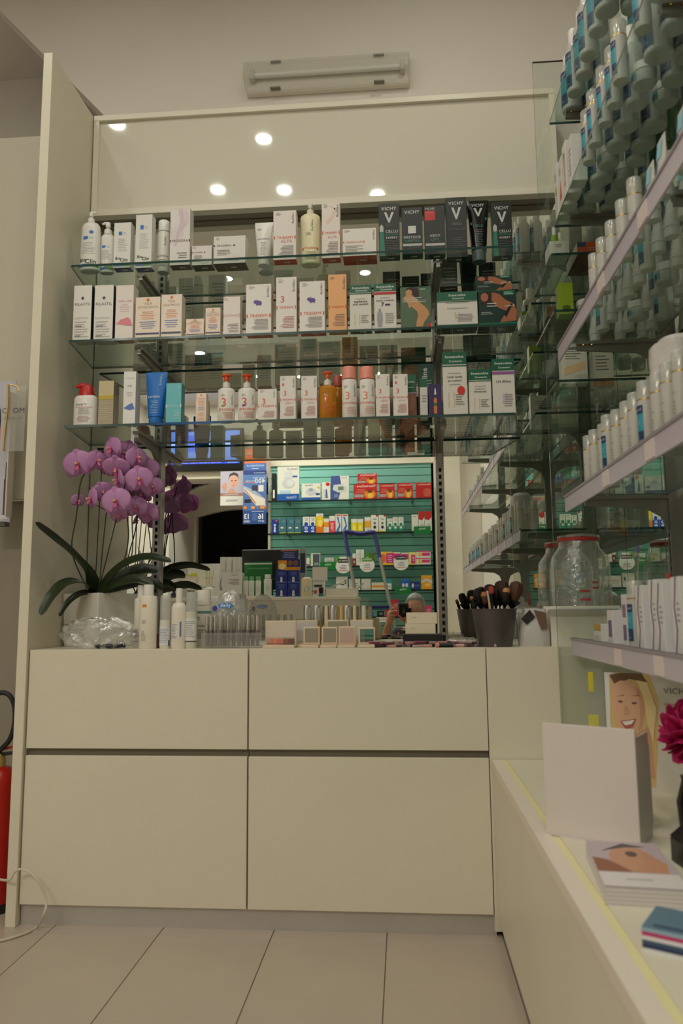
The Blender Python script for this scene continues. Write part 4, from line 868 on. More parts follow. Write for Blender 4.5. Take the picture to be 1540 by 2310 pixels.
# ================================================================== bottles on the side shelves
TEALB = (30,130,160); DEEP = (30,44,84)
def e_teal(dark=True): return [('r',.12,.08,.88,.92,(52,150,172)),('r',.12,.08,.88,.36,(24,60,96)),('r',.12,.74,.88,.92,(34,58,104)),('t','Rilastil',.5,.83,.6,(190,205,220)),('l',.2,.5,.8,.68,4,(150,196,210)),('l',.2,.14,.8,.3,3,(130,160,190))]
def side_bottle(kind, label, group):
    """prototype at the origin, front towards the aisle after a quarter turn"""
    if kind == 'teal':      # white cylinder with a teal label and white cap
        t = bottle(label, (0,0,0), .064, .25, milky((226,224,218)), e_teal(), 1, neck=.22, cap=(236,232,226), capr=.6, shoulder=.12, group=group)
    elif kind == 'tealfat':
        t = bottle(label, (0,0,0), .074, .225, milky((226,224,218)), e_teal(), 1, neck=.16, cap=(236,232,226), capr=.7, shoulder=.10, group=group)
    elif kind == 'airless': # slim airless pump with a clear overcap and gold ring
        t = thing('airless_bottle', label, 'bottle', (0,0,0), 0, group)
        k = MB(); k.lathe([(.019,0),(.02,.002),(.02,.125)], milky((232,228,220)), 18); k.build('body', t)
        k = MB(); k.lathe([(.0202,.125),(.0202,.128)], mat((196,160,80),.25,metal=.9), 18); k.build('ring', t)
        k = MB(); k.lathe([(.0075,.128),(.0075,.15),(.01,.152),(.01,.163)], mat((232,222,196),.35), 12); k.build('pump', t)
        k = MB(); k.lathe([(.0195,.1285),(.0195,.172),(.018,.175)], M_FROST, 18); k.build('overcap', t)
        link('printed_label', printed([('t','RILASTIL',.5,.62,.6,GREY),('l',.2,.2,.8,.5,4,(170,165,160),'c')], .04, .115, cylmap(.02,.04,.006), 8), t)
    elif kind == 'airteal':
        t = thing('airless_bottle', label, 'bottle', (0,0,0), 0, group)
        k = MB(); k.lathe([(.021,0),(.022,.002),(.022,.13)], milky((232,228,220)), 18); k.build('body', t)
        k = MB(); k.lathe([(.0222,.13),(.0222,.133)], mat((196,160,80),.25,metal=.9), 18); k.build('ring', t)
        k = MB(); k.lathe([(.0215,.1335),(.0215,.178),(.02,.181)], M_FROST, 18); k.build('overcap', t)
        k = MB(); k.lathe([(.008,.1335),(.008,.155),(.011,.157),(.011,.168)], mat((232,222,196),.35), 12); k.build('pump', t)
        link('printed_label', printed(e_teal(), .05, .12, cylmap(.022,.05,.006), 8), t)
    elif kind == 'whitetube':
        t = tubeo(label, (0,0,0), .058, .15, milky((232,228,222)), [('r',.2,.55,.85,.9,(130,190,206)),('r',.2,.3,.6,.5,(36,70,120)),('l',.2,.05,.8,.25,3,GREY)], cap=milky((232,230,224)), capf=.17, group=group)
    elif kind == 'jarpot':
        t = thing('cream_jar', label, 'jar', (0,0,0), 0, group)
        k = MB(); k.lathe([(.03,0),(.033,.004),(.034,.03),(.032,.034)], milky((226,226,220)), 22); k.build('pot', t)
        k = MB(); k.lathe([(.0345,.0345),(.0345,.055),(.032,.058)], mat((236,232,226),.3), 22); k.build('lid', t)
        link('printed_label', printed([('r',.1,.1,.9,.9,(80,160,180)),('r',.3,.2,.7,.8,(40,60,110))], .05, .024, cylmap(.034,.05,.006), 8), t)
    elif kind == 'amber':
        t = bottle(label, (0,0,0), .052, .10, mat((226,168,20),.1,trans=.35), [('r',.2,.3,.8,.8,(236,206,90))], 1, neck=.3, cap=(230,220,190), group=group)
    elif kind == 'green':
        t = bottle(label, (0,0,0), .066, .17, mat((24,96,34),.2,trans=.15), [('r',.2,.2,.8,.7,(40,130,60))], .8, neck=.25, cap=(20,80,30), group=group)
    t.name = t.name
    return t
_proto = {}
SIDE = []
def put_side(kind, s, x, y, label, group):
    key = (kind, s)
    if key not in _proto:
        o = side_bottle(kind, label, group); _proto[key] = o; o.location = (x,y,RZ[s]); o.rotation_euler = (0,0,-PI/2)
    else: copy_tree(_proto[key], None, (x,y,RZ[s]), -PI/2, label, group)
R = random.Random(21)
gs = {5:'bottles on the topmost side shelf',4:'bottles on the fourth side shelf',3:'tubes and jars on the third side shelf',2:'airless bottles on the second side shelf',1:'bottles and boxes on the lowest side shelf'}
lab = {('teal',5):'white bottle with teal label on the topmost side glass shelf',('tealfat',5):'stout white teal-labelled bottle on the topmost side glass shelf',('amber',5):'small amber bottle glowing among white bottles on the topmost side shelf',
 ('airteal',4):'slim white bottle with teal label and clear cap on the fourth side shelf',('jarpot',4):'white cream jar with teal band on the fourth side shelf',('tealfat',4):'stout white teal-labelled bottle on the fourth side glass shelf',('teal',4):'white bottle with teal label on the fourth side glass shelf',('green',4):'dark green bottle among white ones on the fourth side shelf',
 ('whitetube',3):'white tube with pale blue print on the third side glass shelf',('airless',3):'slim plain white airless bottle on the third side glass shelf',('jarpot',3):'white cream jar with teal band on the third side shelf',('airteal',3):'slim teal-labelled airless bottle on the third side glass shelf',
 ('airless',2):'slim plain white airless bottle on the second side glass shelf',('airteal',2):'slim teal-labelled airless bottle on the second side glass shelf',('tealfat',2):'stout white teal-labelled bottle on the second side shelf',('whitetube',2):'white tube with pale blue print on the second side shelf',
 ('airteal',1):'slim teal-labelled airless bottle on the lowest side glass shelf',('airless',1):'slim plain white airless bottle on the lowest side glass shelf',('whitetube',1):'white tube with pale blue print on the lowest side shelf'}
def fill(s, ys, xs, kinds):
    for j, y in enumerate(ys):
        for i, x in enumerate(xs):
            kd = kinds[(j*len(xs)+i) % len(kinds)] if not callable(kinds) else kinds(i, j)
            if kd is None or (s >= 3 and R.random() < .14): continue
            put_side(kd, s, x+R.uniform(-.006,.006), y+R.uniform(-.008,.008), lab[(kd,s)], gs[s])
def rng(a, b, st):
    o = []
    while (st < 0 and a > b) or (st > 0 and a < b): o.append(a); a += st
    return o
fill(5, rng(2.74,.95,-.098), (.668,.745,.832), lambda i, j: 'amber' if (i,j)==(1,6) else ('tealfat' if (i+2*j) % 5 == 0 else 'teal'))
fill(4, rng(2.40,.95,-.098), (.632,), lambda i, j: 'airteal')
fill(4, rng(2.72,.95,-.1), (.70,.78,.86), lambda i, j: 'green' if (i == 2 and j in (3,4,5)) else ('jarpot' if (i+j) % 4 == 3 else ('tealfat' if (i*3+j) % 3 else 'teal')))
fill(3, rng(2.74,.75,-.098), (.715,.80,.875), lambda i, j: ('jarpot' if (i+2*j) % 6 == 5 else ('airteal' if (2*i+j) % 5 == 1 else 'whitetube')))
fill(3, rng(2.42,1.2,-.11), (.638,), lambda i, j: 'airless' if j < 5 else 'whitetube')
fill(2, rng(2.58,.55,-.085), (.632,.70), lambda i, j: None if (R.random() < .2 or (i == 1 and 4 <= j <= 10)) else ('airteal' if (i*2+j) % 4 == 3 else 'airless'))
fill(2, rng(.4,-.75,-.12), (.64,.72), lambda i, j: 'airteal' if (i+j) % 3 else 'airless')
fill(1, rng(.9,-.7,-.085), (.64,), lambda i, j: 'airteal' if j % 3 else 'airless')
fill(3, rng(.55,-.75,-.13), (.65,.74), lambda i, j: 'whitetube' if (i+j) % 3 else 'airless')
fill(4, rng(.7,-.7,-.2), (.66,), lambda i, j: 'teal')

# boxes and odd products at the far end of the side shelves
GX = 'boxed products on the side shelves'
def sidebox(s, y, x, w, d, h, label, c, elems, **kw): return carton(label, w, d, h, c, elems, loc=(x,y,RZ[s]), rz=-PI/2, group=GX, backprint=False, **kw)
sidebox(4,2.75,.622,.05,.05,.21,'slim white box with yellow mark at the far end of the fourth side shelf',(222,220,212),[('e',.5,.5,.3,.08,(206,180,60)),('l',.2,.7,.8,.85,3,GREY)])
sidebox(4,2.68,.624,.055,.05,.19,'slim white box with orange mark on the fourth side shelf',(224,220,212),[('p',[(.2,.2),(.8,.2),(.5,.6)],(214,90,50)),('l',.2,.7,.8,.85,3,GREY)])
sidebox(4,2.60,.622,.055,.05,.20,'slim white box with red lettering on the fourth side shelf',(224,220,212),[('t','BioNike',.5,.5,.6,(206,80,60),1),('l',.2,.7,.8,.85,3,GREY)])
sidebox(4,2.52,.624,.055,.05,.17,'slim white box with grey lettering on the fourth side shelf',(220,218,212),[('l',.2,.2,.8,.8,6,GREY)])
# bottles with white ball caps and cartons behind the divider on the mirror side
def eq(x0, x1, yt, s, Y, label, c, elems, d=.06, rzz=0):
    a, b = atY(x0,(yt),Y).x, atY(x1,yt,Y).x; h = atY((x0+x1)/2, yt, Y).z-RZ[s]
    return carton(label, b-a, d, h, c, elems, loc=((a+b)/2,Y+d/2,RZ[s]), group=GX)
# corner ledge: small glass shelves between the mirror shelves and the divider
for i, (zc, nm) in enumerate(((2.50,'upper'),(2.27,'middle'),(1.99,'lower'))):
    k = MB(); k.prism([(.60,2.90),(.93,2.90),(.93,3.30),(.60,3.30)], zc-GT, zc, M_GLASS, 'z', M_GEDGE)
    tag(k.build('corner_shelf'), '%s small glass corner shelf behind the divider plate' % nm, 'shelf')
carton('wide flat box with orange front and brown-red underside on the upper corner shelf',.13,.20,.05,(214,92,50),[('r',0,.6,.25,1,(70,80,120)),('l',.3,.3,.9,.6,2,(230,190,160))],(200,190,180),(120,44,26),(.77,3.02,2.50),group=GX,barcode=False)
carton('lime green upright box on the middle corner shelf',.055,.06,.13,(160,180,40),[('e',.5,.2,.3,.08,(90,110,20))],bottom=(150,170,50),loc=(.66,2.98,2.27),group=GX,barcode=False)
for i, (x, y) in enumerate(((.735,2.97),(.81,3.0))):
    t = thing('cream_jar', ['white cream jar beside the lime green box','white cream jar beside another jar on the middle corner shelf'][i], 'jar', (x,y,2.27), 0, GX); k = MB(); k.lathe([(.028,0),(.031,.004),(.032,.03),(.03,.034)], milky((226,226,220)), 22); k.build('pot', t); k = MB(); k.lathe([(.0325,.0345),(.0325,.055),(.03,.058)], mat((236,232,226),.3), 22); k.build('lid', t)
loc = Vector((.635,2.96,2.50))
carton('white tray box lying on the upper corner shelf behind the divider',.075,.10,.055,(224,220,210),[('l',.3,.5,.7,.8,2,GREY)],loc=loc,group=GX)
bottle('small bottle of green fluid with white cap on the white tray box',(.625,2.95,2.555),.03,.075,mat((150,190,40),.15,trans=.3),(),1,neck=.45,cap=(236,232,226),capr=.5,group=GX)
bottle('small white-capped bottle behind the green fluid bottle',(.655,2.985,2.555),.028,.07,(226,222,210),(),1,neck=.4,cap=(236,232,226),capr=.5,group=GX)
carton('white leaning leaflet box on the lower corner shelf',.10,.05,.16,(226,218,204),[('p',[(.1,.2),(.9,.35),(.9,.55),(.1,.4)],(236,196,150)),('l',.15,.6,.85,.85,4,GREY)],loc=(.68,2.98,1.99),group=GX)
carton('pale box with orange edge on the lower corner shelf',.08,.05,.15,(214,206,190),[('r',0,0,1,.2,(226,130,50)),('l',.15,.4,.85,.85,5,GREY)],loc=(.80,3.02,1.99),group=GX)

# lowest side shelf: cream box, purple-white boxes, white leaflets rack
def low(y, x, w, d, h, label, c, elems, **kw): return sidebox(1, y, x, w, d, h, label, c, elems, **kw)
low(2.60,.66,.09,.06,.055,'white box with gold lid on the lowest side shelf',(226,222,218),[('r',0,.6,1,1,(190,150,60)),('l',.1,.1,.9,.4,3,(200,190,200))])
low(2.40,.65,.06,.06,.10,'small white box with violet panel stacked low on the lowest side shelf',(230,222,226),[('r',.2,.2,.8,.7,(120,96,130))])
low(2.28,.66,.05,.06,.145,'white box with violet panel beside the teal bottle on the lowest side shelf',(230,222,226),[('r',.2,.1,.8,.4,(120,96,130)),('r',.2,.55,.8,.8,(150,120,150))])
put_side('airteal',1,.64,2.20,'slim teal-labelled bottle beside the violet-printed boxes on the lowest side shelf',gs[1])
for i, y in enumerate((2.10,2.02,1.94,1.85)):
    low(y,.66+.01*(i%2),.06,.08,.165+.012*(i%2),['tall white box with violet ribbon next to the teal bottle','tall white box with grey lines between ribboned boxes','tall white box with violet swirl between plain boxes','tall white box with violet band at the end of the ribboned boxes'][i],(230,226,226),[('p',[(.15,0),(.4,.3),(.2,.6),(.5,1),(.65,1),(.35,.6),(.55,.3),(.3,0)],(140,112,150)),('l',.55,.4,.95,.7,4,(170,160,170))])
k = MB(); tt = thing('nail_polish_stick', 'red tapering stick standing behind the violet-printed boxes', 'cosmetic', (.72,2.16,RZ[1])); k.lathe([(.012,0),(.012,.13)], mat((226,222,218),.4), 12); k.build('stick_base', tt); k = MB(); k.lathe([(.012,.131),(.004,.2)], mat((190,44,40),.35), 12); k.build('tip', tt)
# rolled bubble-wrap packet on the second side shelf
t = thing('wrapped_parcel', 'tall parcel in milky bubble wrap on the second side shelf', 'parcel', (.725,2.0,RZ[2]), 0)
k = MB(); RR = random.Random(9); k.rings([[(.068*math.cos(2*PI*j/16)*RR.uniform(.92,1.06), .075*math.sin(2*PI*j/16)*RR.uniform(.92,1.06), z) for j in range(16)] for z in (0,.06,.12,.18,.24,.28)], mat((216,208,206),.25,bump=.6,nscale=60)); k.build('wrap', t)
k = MB(); k.rings([[(.06*math.cos(2*PI*j/16)*q, .065*math.sin(2*PI*j/16)*q, z) for j in range(16)] for z,q in ((.2805,1),(.30,.7),(.305,.2))], mat((222,214,212),.2,bump=.6,nscale=60)); k.build('wrap_top', t)

# ================================================================== on the low counter
def onlow(x, y): return atZ(x, y, LZT)
# white blank sign panel
a = onlow(1232,1882); 
pn = thing('sign_panel', 'blank white square panel standing on the low counter', 'panel', a)
b2 = atY(1440,1905,1.62); 
pb = onlow(1232,1880); pr_ = onlow(1445,1915)
dv = (pr_-pb); ang = math.atan2(dv.y, dv.x); pn.location = pb; pn.rotation_euler = (0,0,ang); L = dv.length
hgt = atY(1215,1630,pb.y).z-LZT
boxo('board', (0,0,.002), (L,.008,hgt), mat((222,210,204),.4), pn, bevel=.0008); boxo('back_leaf', (L-.003,.0085,.002), (L,.11,hgt*.93), mat((206,196,190),.4), pn, bevel=.0005)
boxo('foot', (.0,-.006,0), (L*.98,.012,.002), mat((222,210,204),.4), pn)
# leaflet stacks
p0 = onlow(1400,2010)
t = thing('leaflet_stack', 'stack of leaflets with a close-up skin portrait on the low counter', 'leaflets', (.436,1.615,LZT), math.radians(-6))
for i in range(9): boxo('leaflet', (-.072+.001*(i%3),-.14,.0035*i), (.072+.001*(i%2),.14,.0035*i+.0033), mat((226,218,214) if i % 2 else (206,196,196),.4), t)
zt = .0035*9
link('printed_cover', printed([('r',0,0,1,1,(196,178,186)),('p',[(.2,.3),(.9,.3),(.95,.5),(.7,.85),(.4,.9),(.25,.7)],(206,150,120)),('p',[(0,.3),(.45,.3),(.2,.55),(0,.6)],(150,88,62)),('p',[(.15,.75),(.5,.95),(.8,.88),(.5,.86)],(70,64,80)),('r',0,0,1,.28,(232,222,222)),('e',.55,.7,.08,.06,(90,70,70)),('l',.3,.12,.8,.2,1,(190,180,184))], .143, .28, lambda x, y, o: (x-.072, y-.14, zt+o)), t)
p1 = onlow(1585,2185)
t = thing('booklet_stack', 'stack of blue and magenta booklets on the low counter', 'booklets', (p1.x+.02,p1.y+.06,LZT), math.radians(-30))
for i, c in enumerate(((226,224,226),(36,50,90),(60,84,110),(226,222,226),(190,50,110),(150,176,196))): boxo('booklet', (-.075,-.05,.006*i), (.075,.05,.006*i+.0058), mat(c,.35), t)
link('printed_cover', printed([('r',0,0,1,1,(100,130,150)),('e',.6,.6,.2,.25,(210,214,220)),('r',.1,.1,.5,.2,(60,80,110))], .15,.10, lambda x,y,o: (x-.075,y-.05,.0358+o)), t)
# poster with a portrait, leaning at the back of the low counter
pf = Vector((.80, 2.30, LZT))
zt2 = .36
t = thing('display_card', 'portrait display card of a blonde smiling person on the low counter', 'poster', (.60,2.42,LZT), math.radians(-28))
wq, hq = .36, .335
boxo('card', (0,0,0), (wq,.006,hq), mat((214,204,192),.35), t)
SK2 = (222,172,140)
def up(e):     # squeeze the portrait into the upper part of the card
    f = lambda y: 1-(1-y)*.74
    if e[0] == 'p': return ('p', [(x, f(y)) for x, y in e[1]], e[2])
    return ('e', e[1], f(e[2]), e[3], e[4]*.74, e[5])
face = [('p',[(.04,.97),(.1,1),(.36,1),(.42,.7),(.40,.3),(.36,-.3),(.08,-.3),(.03,.4)],(214,180,120)),('p',[(.04,.97),(.14,1),(.3,1),(.34,.9),(.2,.93),(.08,.86)],(110,78,54)),
   ('p',[(.06,.85),(.13,.91),(.22,.90),(.28,.8),(.31,.6),(.29,.42),(.25,.30),(.19,.22),(.13,.26),(.08,.42),(.055,.62)],SK2),('p',[(.24,.85),(.28,.8),(.31,.6),(.29,.42),(.25,.30),(.27,.5),(.27,.7)],(206,150,118)),
   ('p',[(.14,.24),(.25,.31),(.34,.4),(.36,-.2),(.1,-.2)],(204,150,118)),('e',.12,.66,.02,.014,(120,92,80)),('e',.23,.65,.022,.014,(120,92,80)),('p',[(.09,.72),(.15,.745),(.15,.73)],(150,112,84)),('p',[(.2,.735),(.27,.75),(.27,.735)],(150,112,84)),
   ('p',[(.11,.43),(.24,.47),(.21,.37),(.15,.34)],(176,96,88)),('p',[(.125,.425),(.225,.455),(.2,.405),(.15,.385)],(238,234,228)),('p',[(.155,.62),(.165,.62),(.19,.52),(.14,.51)],(212,158,126)),('p',[(.26,.92),(.34,.9),(.40,.6),(.36,.2),(.32,.45),(.31,.7)],(236,206,150))]
link('printed_face', printed([('r',0,0,1,1,(214,204,192)),('r',0,0,.07,1,(226,222,222))]+[up(e) for e in face]+[('t','VICHY',.56,.86,.2,(120,112,108)),('r',.46,.74,.9,.752,(206,150,140)),('l',.48,.6,.9,.68,2,(110,100,96)),('r',.62,.25,.8,.52,(206,160,110)),('l',.84,.3,.98,.5,3,(180,170,160))], wq, hq, lambda x, z, o: (x, -o, z)), t)
t = thing('price_plaque', 'small clear plaque with yellow tape stuck beside the portrait card', 'plaque', (.565,2.50,LZT), math.radians(-10)); boxo('plate', (0,0,0), (.05,.004,.34), M_CLEAR, t); boxo('tape', (.005,-.001,.27), (.02,-.0001,.33), mat((214,196,40),.5), t); boxo('tape', (.0,-.001,.12), (.03,-.0001,.2), mat((206,200,90),.5), t)
# magenta paper flower in a dark vase
t = thing('artificial_flower', 'large magenta artificial flower in a dark vase on the low counter', 'flower', (.655,1.88,LZT)); t.scale = (.9,.9,.95)
k = MB(); k.lathe([(.03,0),(.04,.02),(.045,.09),(.03,.14),(.033,.15)], mat((24,20,22),.25), 18); k.build('vase', t)
k = MB(); R2 = random.Random(4)
pmf = petal_mesh(.055,.03,.25,mat((176,20,84),.6,noise=.2,nscale=30),'petal',ruff=1); pmf2 = petal_mesh(.05,.026,.3,mat((206,40,110),.6,noise=.2,nscale=30),'petal',ruff=1)
k.tube([(0,0,.1),(0,0,.2)], .004, M_STEM, 6); k.build('stem', t)
for i in range(64):
    z = 1-2*(i+.5)/64; a = i*2.39996; d = Vector((math.sqrt(1-z*z)*math.cos(a), math.sqrt(1-z*z)*math.sin(a), z)) 
    p = link('petal', pmf if i % 2 else pmf2, t, Vector((0,0,.25))+d*.028); e = d.to_track_quat('Y','Z'); p.rotation_euler = (e.to_matrix() @ Matrix.Rotation(R2.uniform(-1,1),3,'Y')).to_euler()
# black make-up display
t = thing('makeup_display', 'black make-up display with tan powder pans behind the blank panel', 'display', (.642,1.62,LZT), math.radians(-84))
boxo('display_base', (-.13,-.08,0), (.13,.08,.05), mat((22,20,20),.3), t, bevel=.003)
k = MB(); k.prism([(-.08,.051),(.08,.051),(.08,.15),(.05,.15)], -.13, .13, mat((26,24,24),.25), 'x'); k.build('slope', t)
for i in range(4):
    for j in range(2):
        k = MB(); k.lathe([(.02,0),(.02,.004)], mat([(206,160,110),(190,140,96),(216,176,130),(150,104,76)][(i+j) % 4],.7), 14); o = k.build('powder_pan', t, (-.09+.06*i, -.045+.05*j, .0775+.037*j)); o.rotation_euler = (.65,0,0)
t = carton('grey-white box with dark cap panel beside the portrait card', .06,.07,.19,(206,200,200),[('r',.1,.7,.9,.95,(70,60,76))],loc=(.56,2.02,LZT),rz=-.6,group='boxes on the low counter')

# ================================================================== the room behind the camera, seen in the mirror
M_SLAT = mat((124,186,176), .45); M_SLATG = mat((20,40,38), .6)
TY = -2.85
xa, xb = mir(611,1200,TY).x, mir(975,1200,TY).x
zt = mir(800,1049,TY).z
su = thing('slat_wall', 'teal slatted display wall with glass shelves facing the mirror', 'display wall', (0,TY,0))
boxo('backing', (xa,-.03,0), (xb,-.012,zt), M_SLATG, su)
z = .55; i = 0
while z < zt-.01:
    boxo('slat', (xa,-.012,z+.004), (xb,.004,min(z+.094,zt)), M_SLAT, su, bevel=.002); z += .098
boxo('base_unit', (xa,-.012,0), (xb,.02,.548), M_PANEL, su)
for n, a, b in (('fascia_panel',(xa,-.03,zt+.03),(xb,.008,zt+.46)),):
    boxo(n, a, b, M_FASCIA, su)
for n, a, b in (('frame_rail',(xa,-.03,zt),(xb,.03,zt+.03)),('frame_rail',(xa,-.03,zt+.46),(xb,.03,zt+.49)),('frame_stile',(xa-.03,-.03,0),(xa,.03,zt+.49)),('frame_stile',(xb,-.03,zt),(xb+.03,.03,zt+.49))):
    boxo(n, a, b, M_FRAME, su)
xc0, xc1 = mir(986,1200,-2.78).x, mir(1034,1200,-2.78).x
struct(boxo('wall_pillar', (xb+.031,-3.0,0), (xc1+.03,-2.70,ZL), mat((236,230,214),.5)))
struct(boxo('wall_rear_right', (xc1+.03,-3.0,0), (.968,-2.76,ZL), M_WALL))
# rows of glass shelves
TS = {}
M_DSH = mat((30,44,42), .12)
for r, py in ((1,1127),(2,1201),(3,1276),(4,1331),(5,1391)):
    zz = mir(790,py,-2.60).z; TS[r] = zz
    t = thing('slat_wall_shelf', ['topmost glass shelf on the teal slat wall with red heat-pad boxes','second glass shelf on the teal slat wall with small upright boxes','third glass shelf on the teal slat wall with round offer tags','fourth glass shelf on the teal slat wall behind the ladder','lowest glass shelf on the teal slat wall'][r-1], 'shelf', (0,TY,zz))
    k = MB(); k.prism([(xa+.01,.005),(xb-.01,.005),(xb-.01,.27),(xa+.01,.27)], -.009, 0, M_GLASS, 'z', M_GEDGE); k.build('pane', t)
    boxo('front_strip', (xa+.01,.2705,-.022), (xb-.01,.274,.0), M_DSH, t)
    for q in (.12,.5,.88): boxo('bracket', (xa+(xb-xa)*q-.012,.005,-.03), (xa+(xb-xa)*q+.012,.20,-.0095), M_ALU, t)
FYR = -2.60
def rbox(r, x0, x1, yt, label, c, elems=(), d=.07, group=None, zoff=0, yb=None, Y=None, **kw):
    Yb = FYR if Y is None else Y
    ym = yt+10; a, b = mir(x0,ym,Yb).x, mir(x1,ym,Yb).x
    zz = TS[r]+zoff; h = mir((x0+x1)/2,yt,Yb).z-zz
    return carton(label, b-a-.002, d, h, c, elems, loc=((a+b)/2,Yb-d/2,zz), rz=PI, group=group, **kw)
g1, g2, g3, g4 = 'boxes on the top slat wall shelf', 'boxes on the second slat wall shelf', 'boxes on the third slat wall shelf', 'boxes on the fourth slat wall shelf'
BLU = (30,80,170); LW = (228,226,218)
rbox(1,613,623,1068,'upright black folder at the end of the top slat wall shelf',(26,26,28),[('r',.3,.1,.7,.4,LW)],d=.1,group=g1)
rbox(1,626,675,1053,'tall white inhaler box with blue foot band',LW,[('r',0,0,1,.2,(30,84,160)),('t','Chiesi',.35,.1,.45,(230,235,240)),('t','Clenny A',.3,.93,.5,(60,70,110)),('r',.08,.68,.3,.73,(50,90,160)),('e',.5,.5,.3,.14,(190,192,196)),('e',.42,.52,.16,.1,(214,216,220)),('p',[(.3,.66),(.7,.66),(.65,.86),(.35,.86)],(206,208,212)),('r',.4,.22,.9,.3,(170,196,220))],group=g1)
rbox(1,680,723,1091,'low white inhaler box with blue foot band',LW,[('r',0,0,1,.17,(30,84,160)),('t','Clenny',.6,.9,.4,(60,70,110)),('e',.5,.5,.28,.22,(196,198,204)),('e',.5,.62,.12,.1,(150,160,176)),('r',.04,.3,.25,.42,(50,70,120)),('e',.1,.75,.06,.06,(210,180,60))],group=g1)
rbox(1,726,745,1088,'narrow white box with red seal and blue nozzles',LW,[('e',.3,.88,.25,.1,RED),('p',[(.3,.1),(.6,.1),(.55,.6),(.4,.6)],(80,90,150)),('l',.5,.1,.9,.6,4,(180,180,200))],group=g1)
rbox(1,746,787,1074,'blue and white blood pressure monitor box',LW,[('p',[(.5,1),(1,1),(1,0),(.6,0),(.4,.5)],(70,84,150)),('p',[(.12,.5),(.35,.66),(.85,.62),(.9,.42),(.6,.3),(.2,.3)],(206,208,212)),('r',.3,.4,.6,.55,(110,130,110)),('t','ICO',.25,.92,.3,(150,160,190)),('l',.6,.1,.9,.25,3,(190,196,220))],group=g1)
def e_heat(mug=False): return [('r',0,.8,1,1,(206,48,44)),('t','ThermaCare',.45,.88,.8,(236,226,216),0,1),('e',.3,.32,.24,.3,(236,140,40)),('e',.28,.26,.12,.2,(246,196,90)),('e',.3,.52,.12,.12,(130,50,30)),('r',.56,.12,.96,.32,(170,160,156)),('l',.5,.4,.95,.7,4,(226,150,130))]
hb1 = rbox(1,797,850,1093,'broad red heat-pad box carrying a second heat-pad box',(196,40,38),e_heat(),group=g1)
rbox(1,806,850,1069,'red heat-pad box lying atop the broad heat-pad box',(196,40,38),e_heat(),group=g1,zoff=mir(820,1093,FYR).z-TS[1]+.001)
rbox(1,855,890,1092,'red heat-pad box beside the stacked heat-pad boxes',(200,42,38),e_heat(),group=g1)
rbox(1,895,931,1090,'red heat-pad box between two other heat-pad boxes',(200,42,38),e_heat(),group=g1)
rbox(1,937,973,1089,'red heat-pad box beside the white pillar',(196,38,40),e_heat()[:2]+[('e',.3,.35,.26,.3,(206,80,60)),('l',.08,.15,.5,.6,5,(226,130,110))],group=g1)
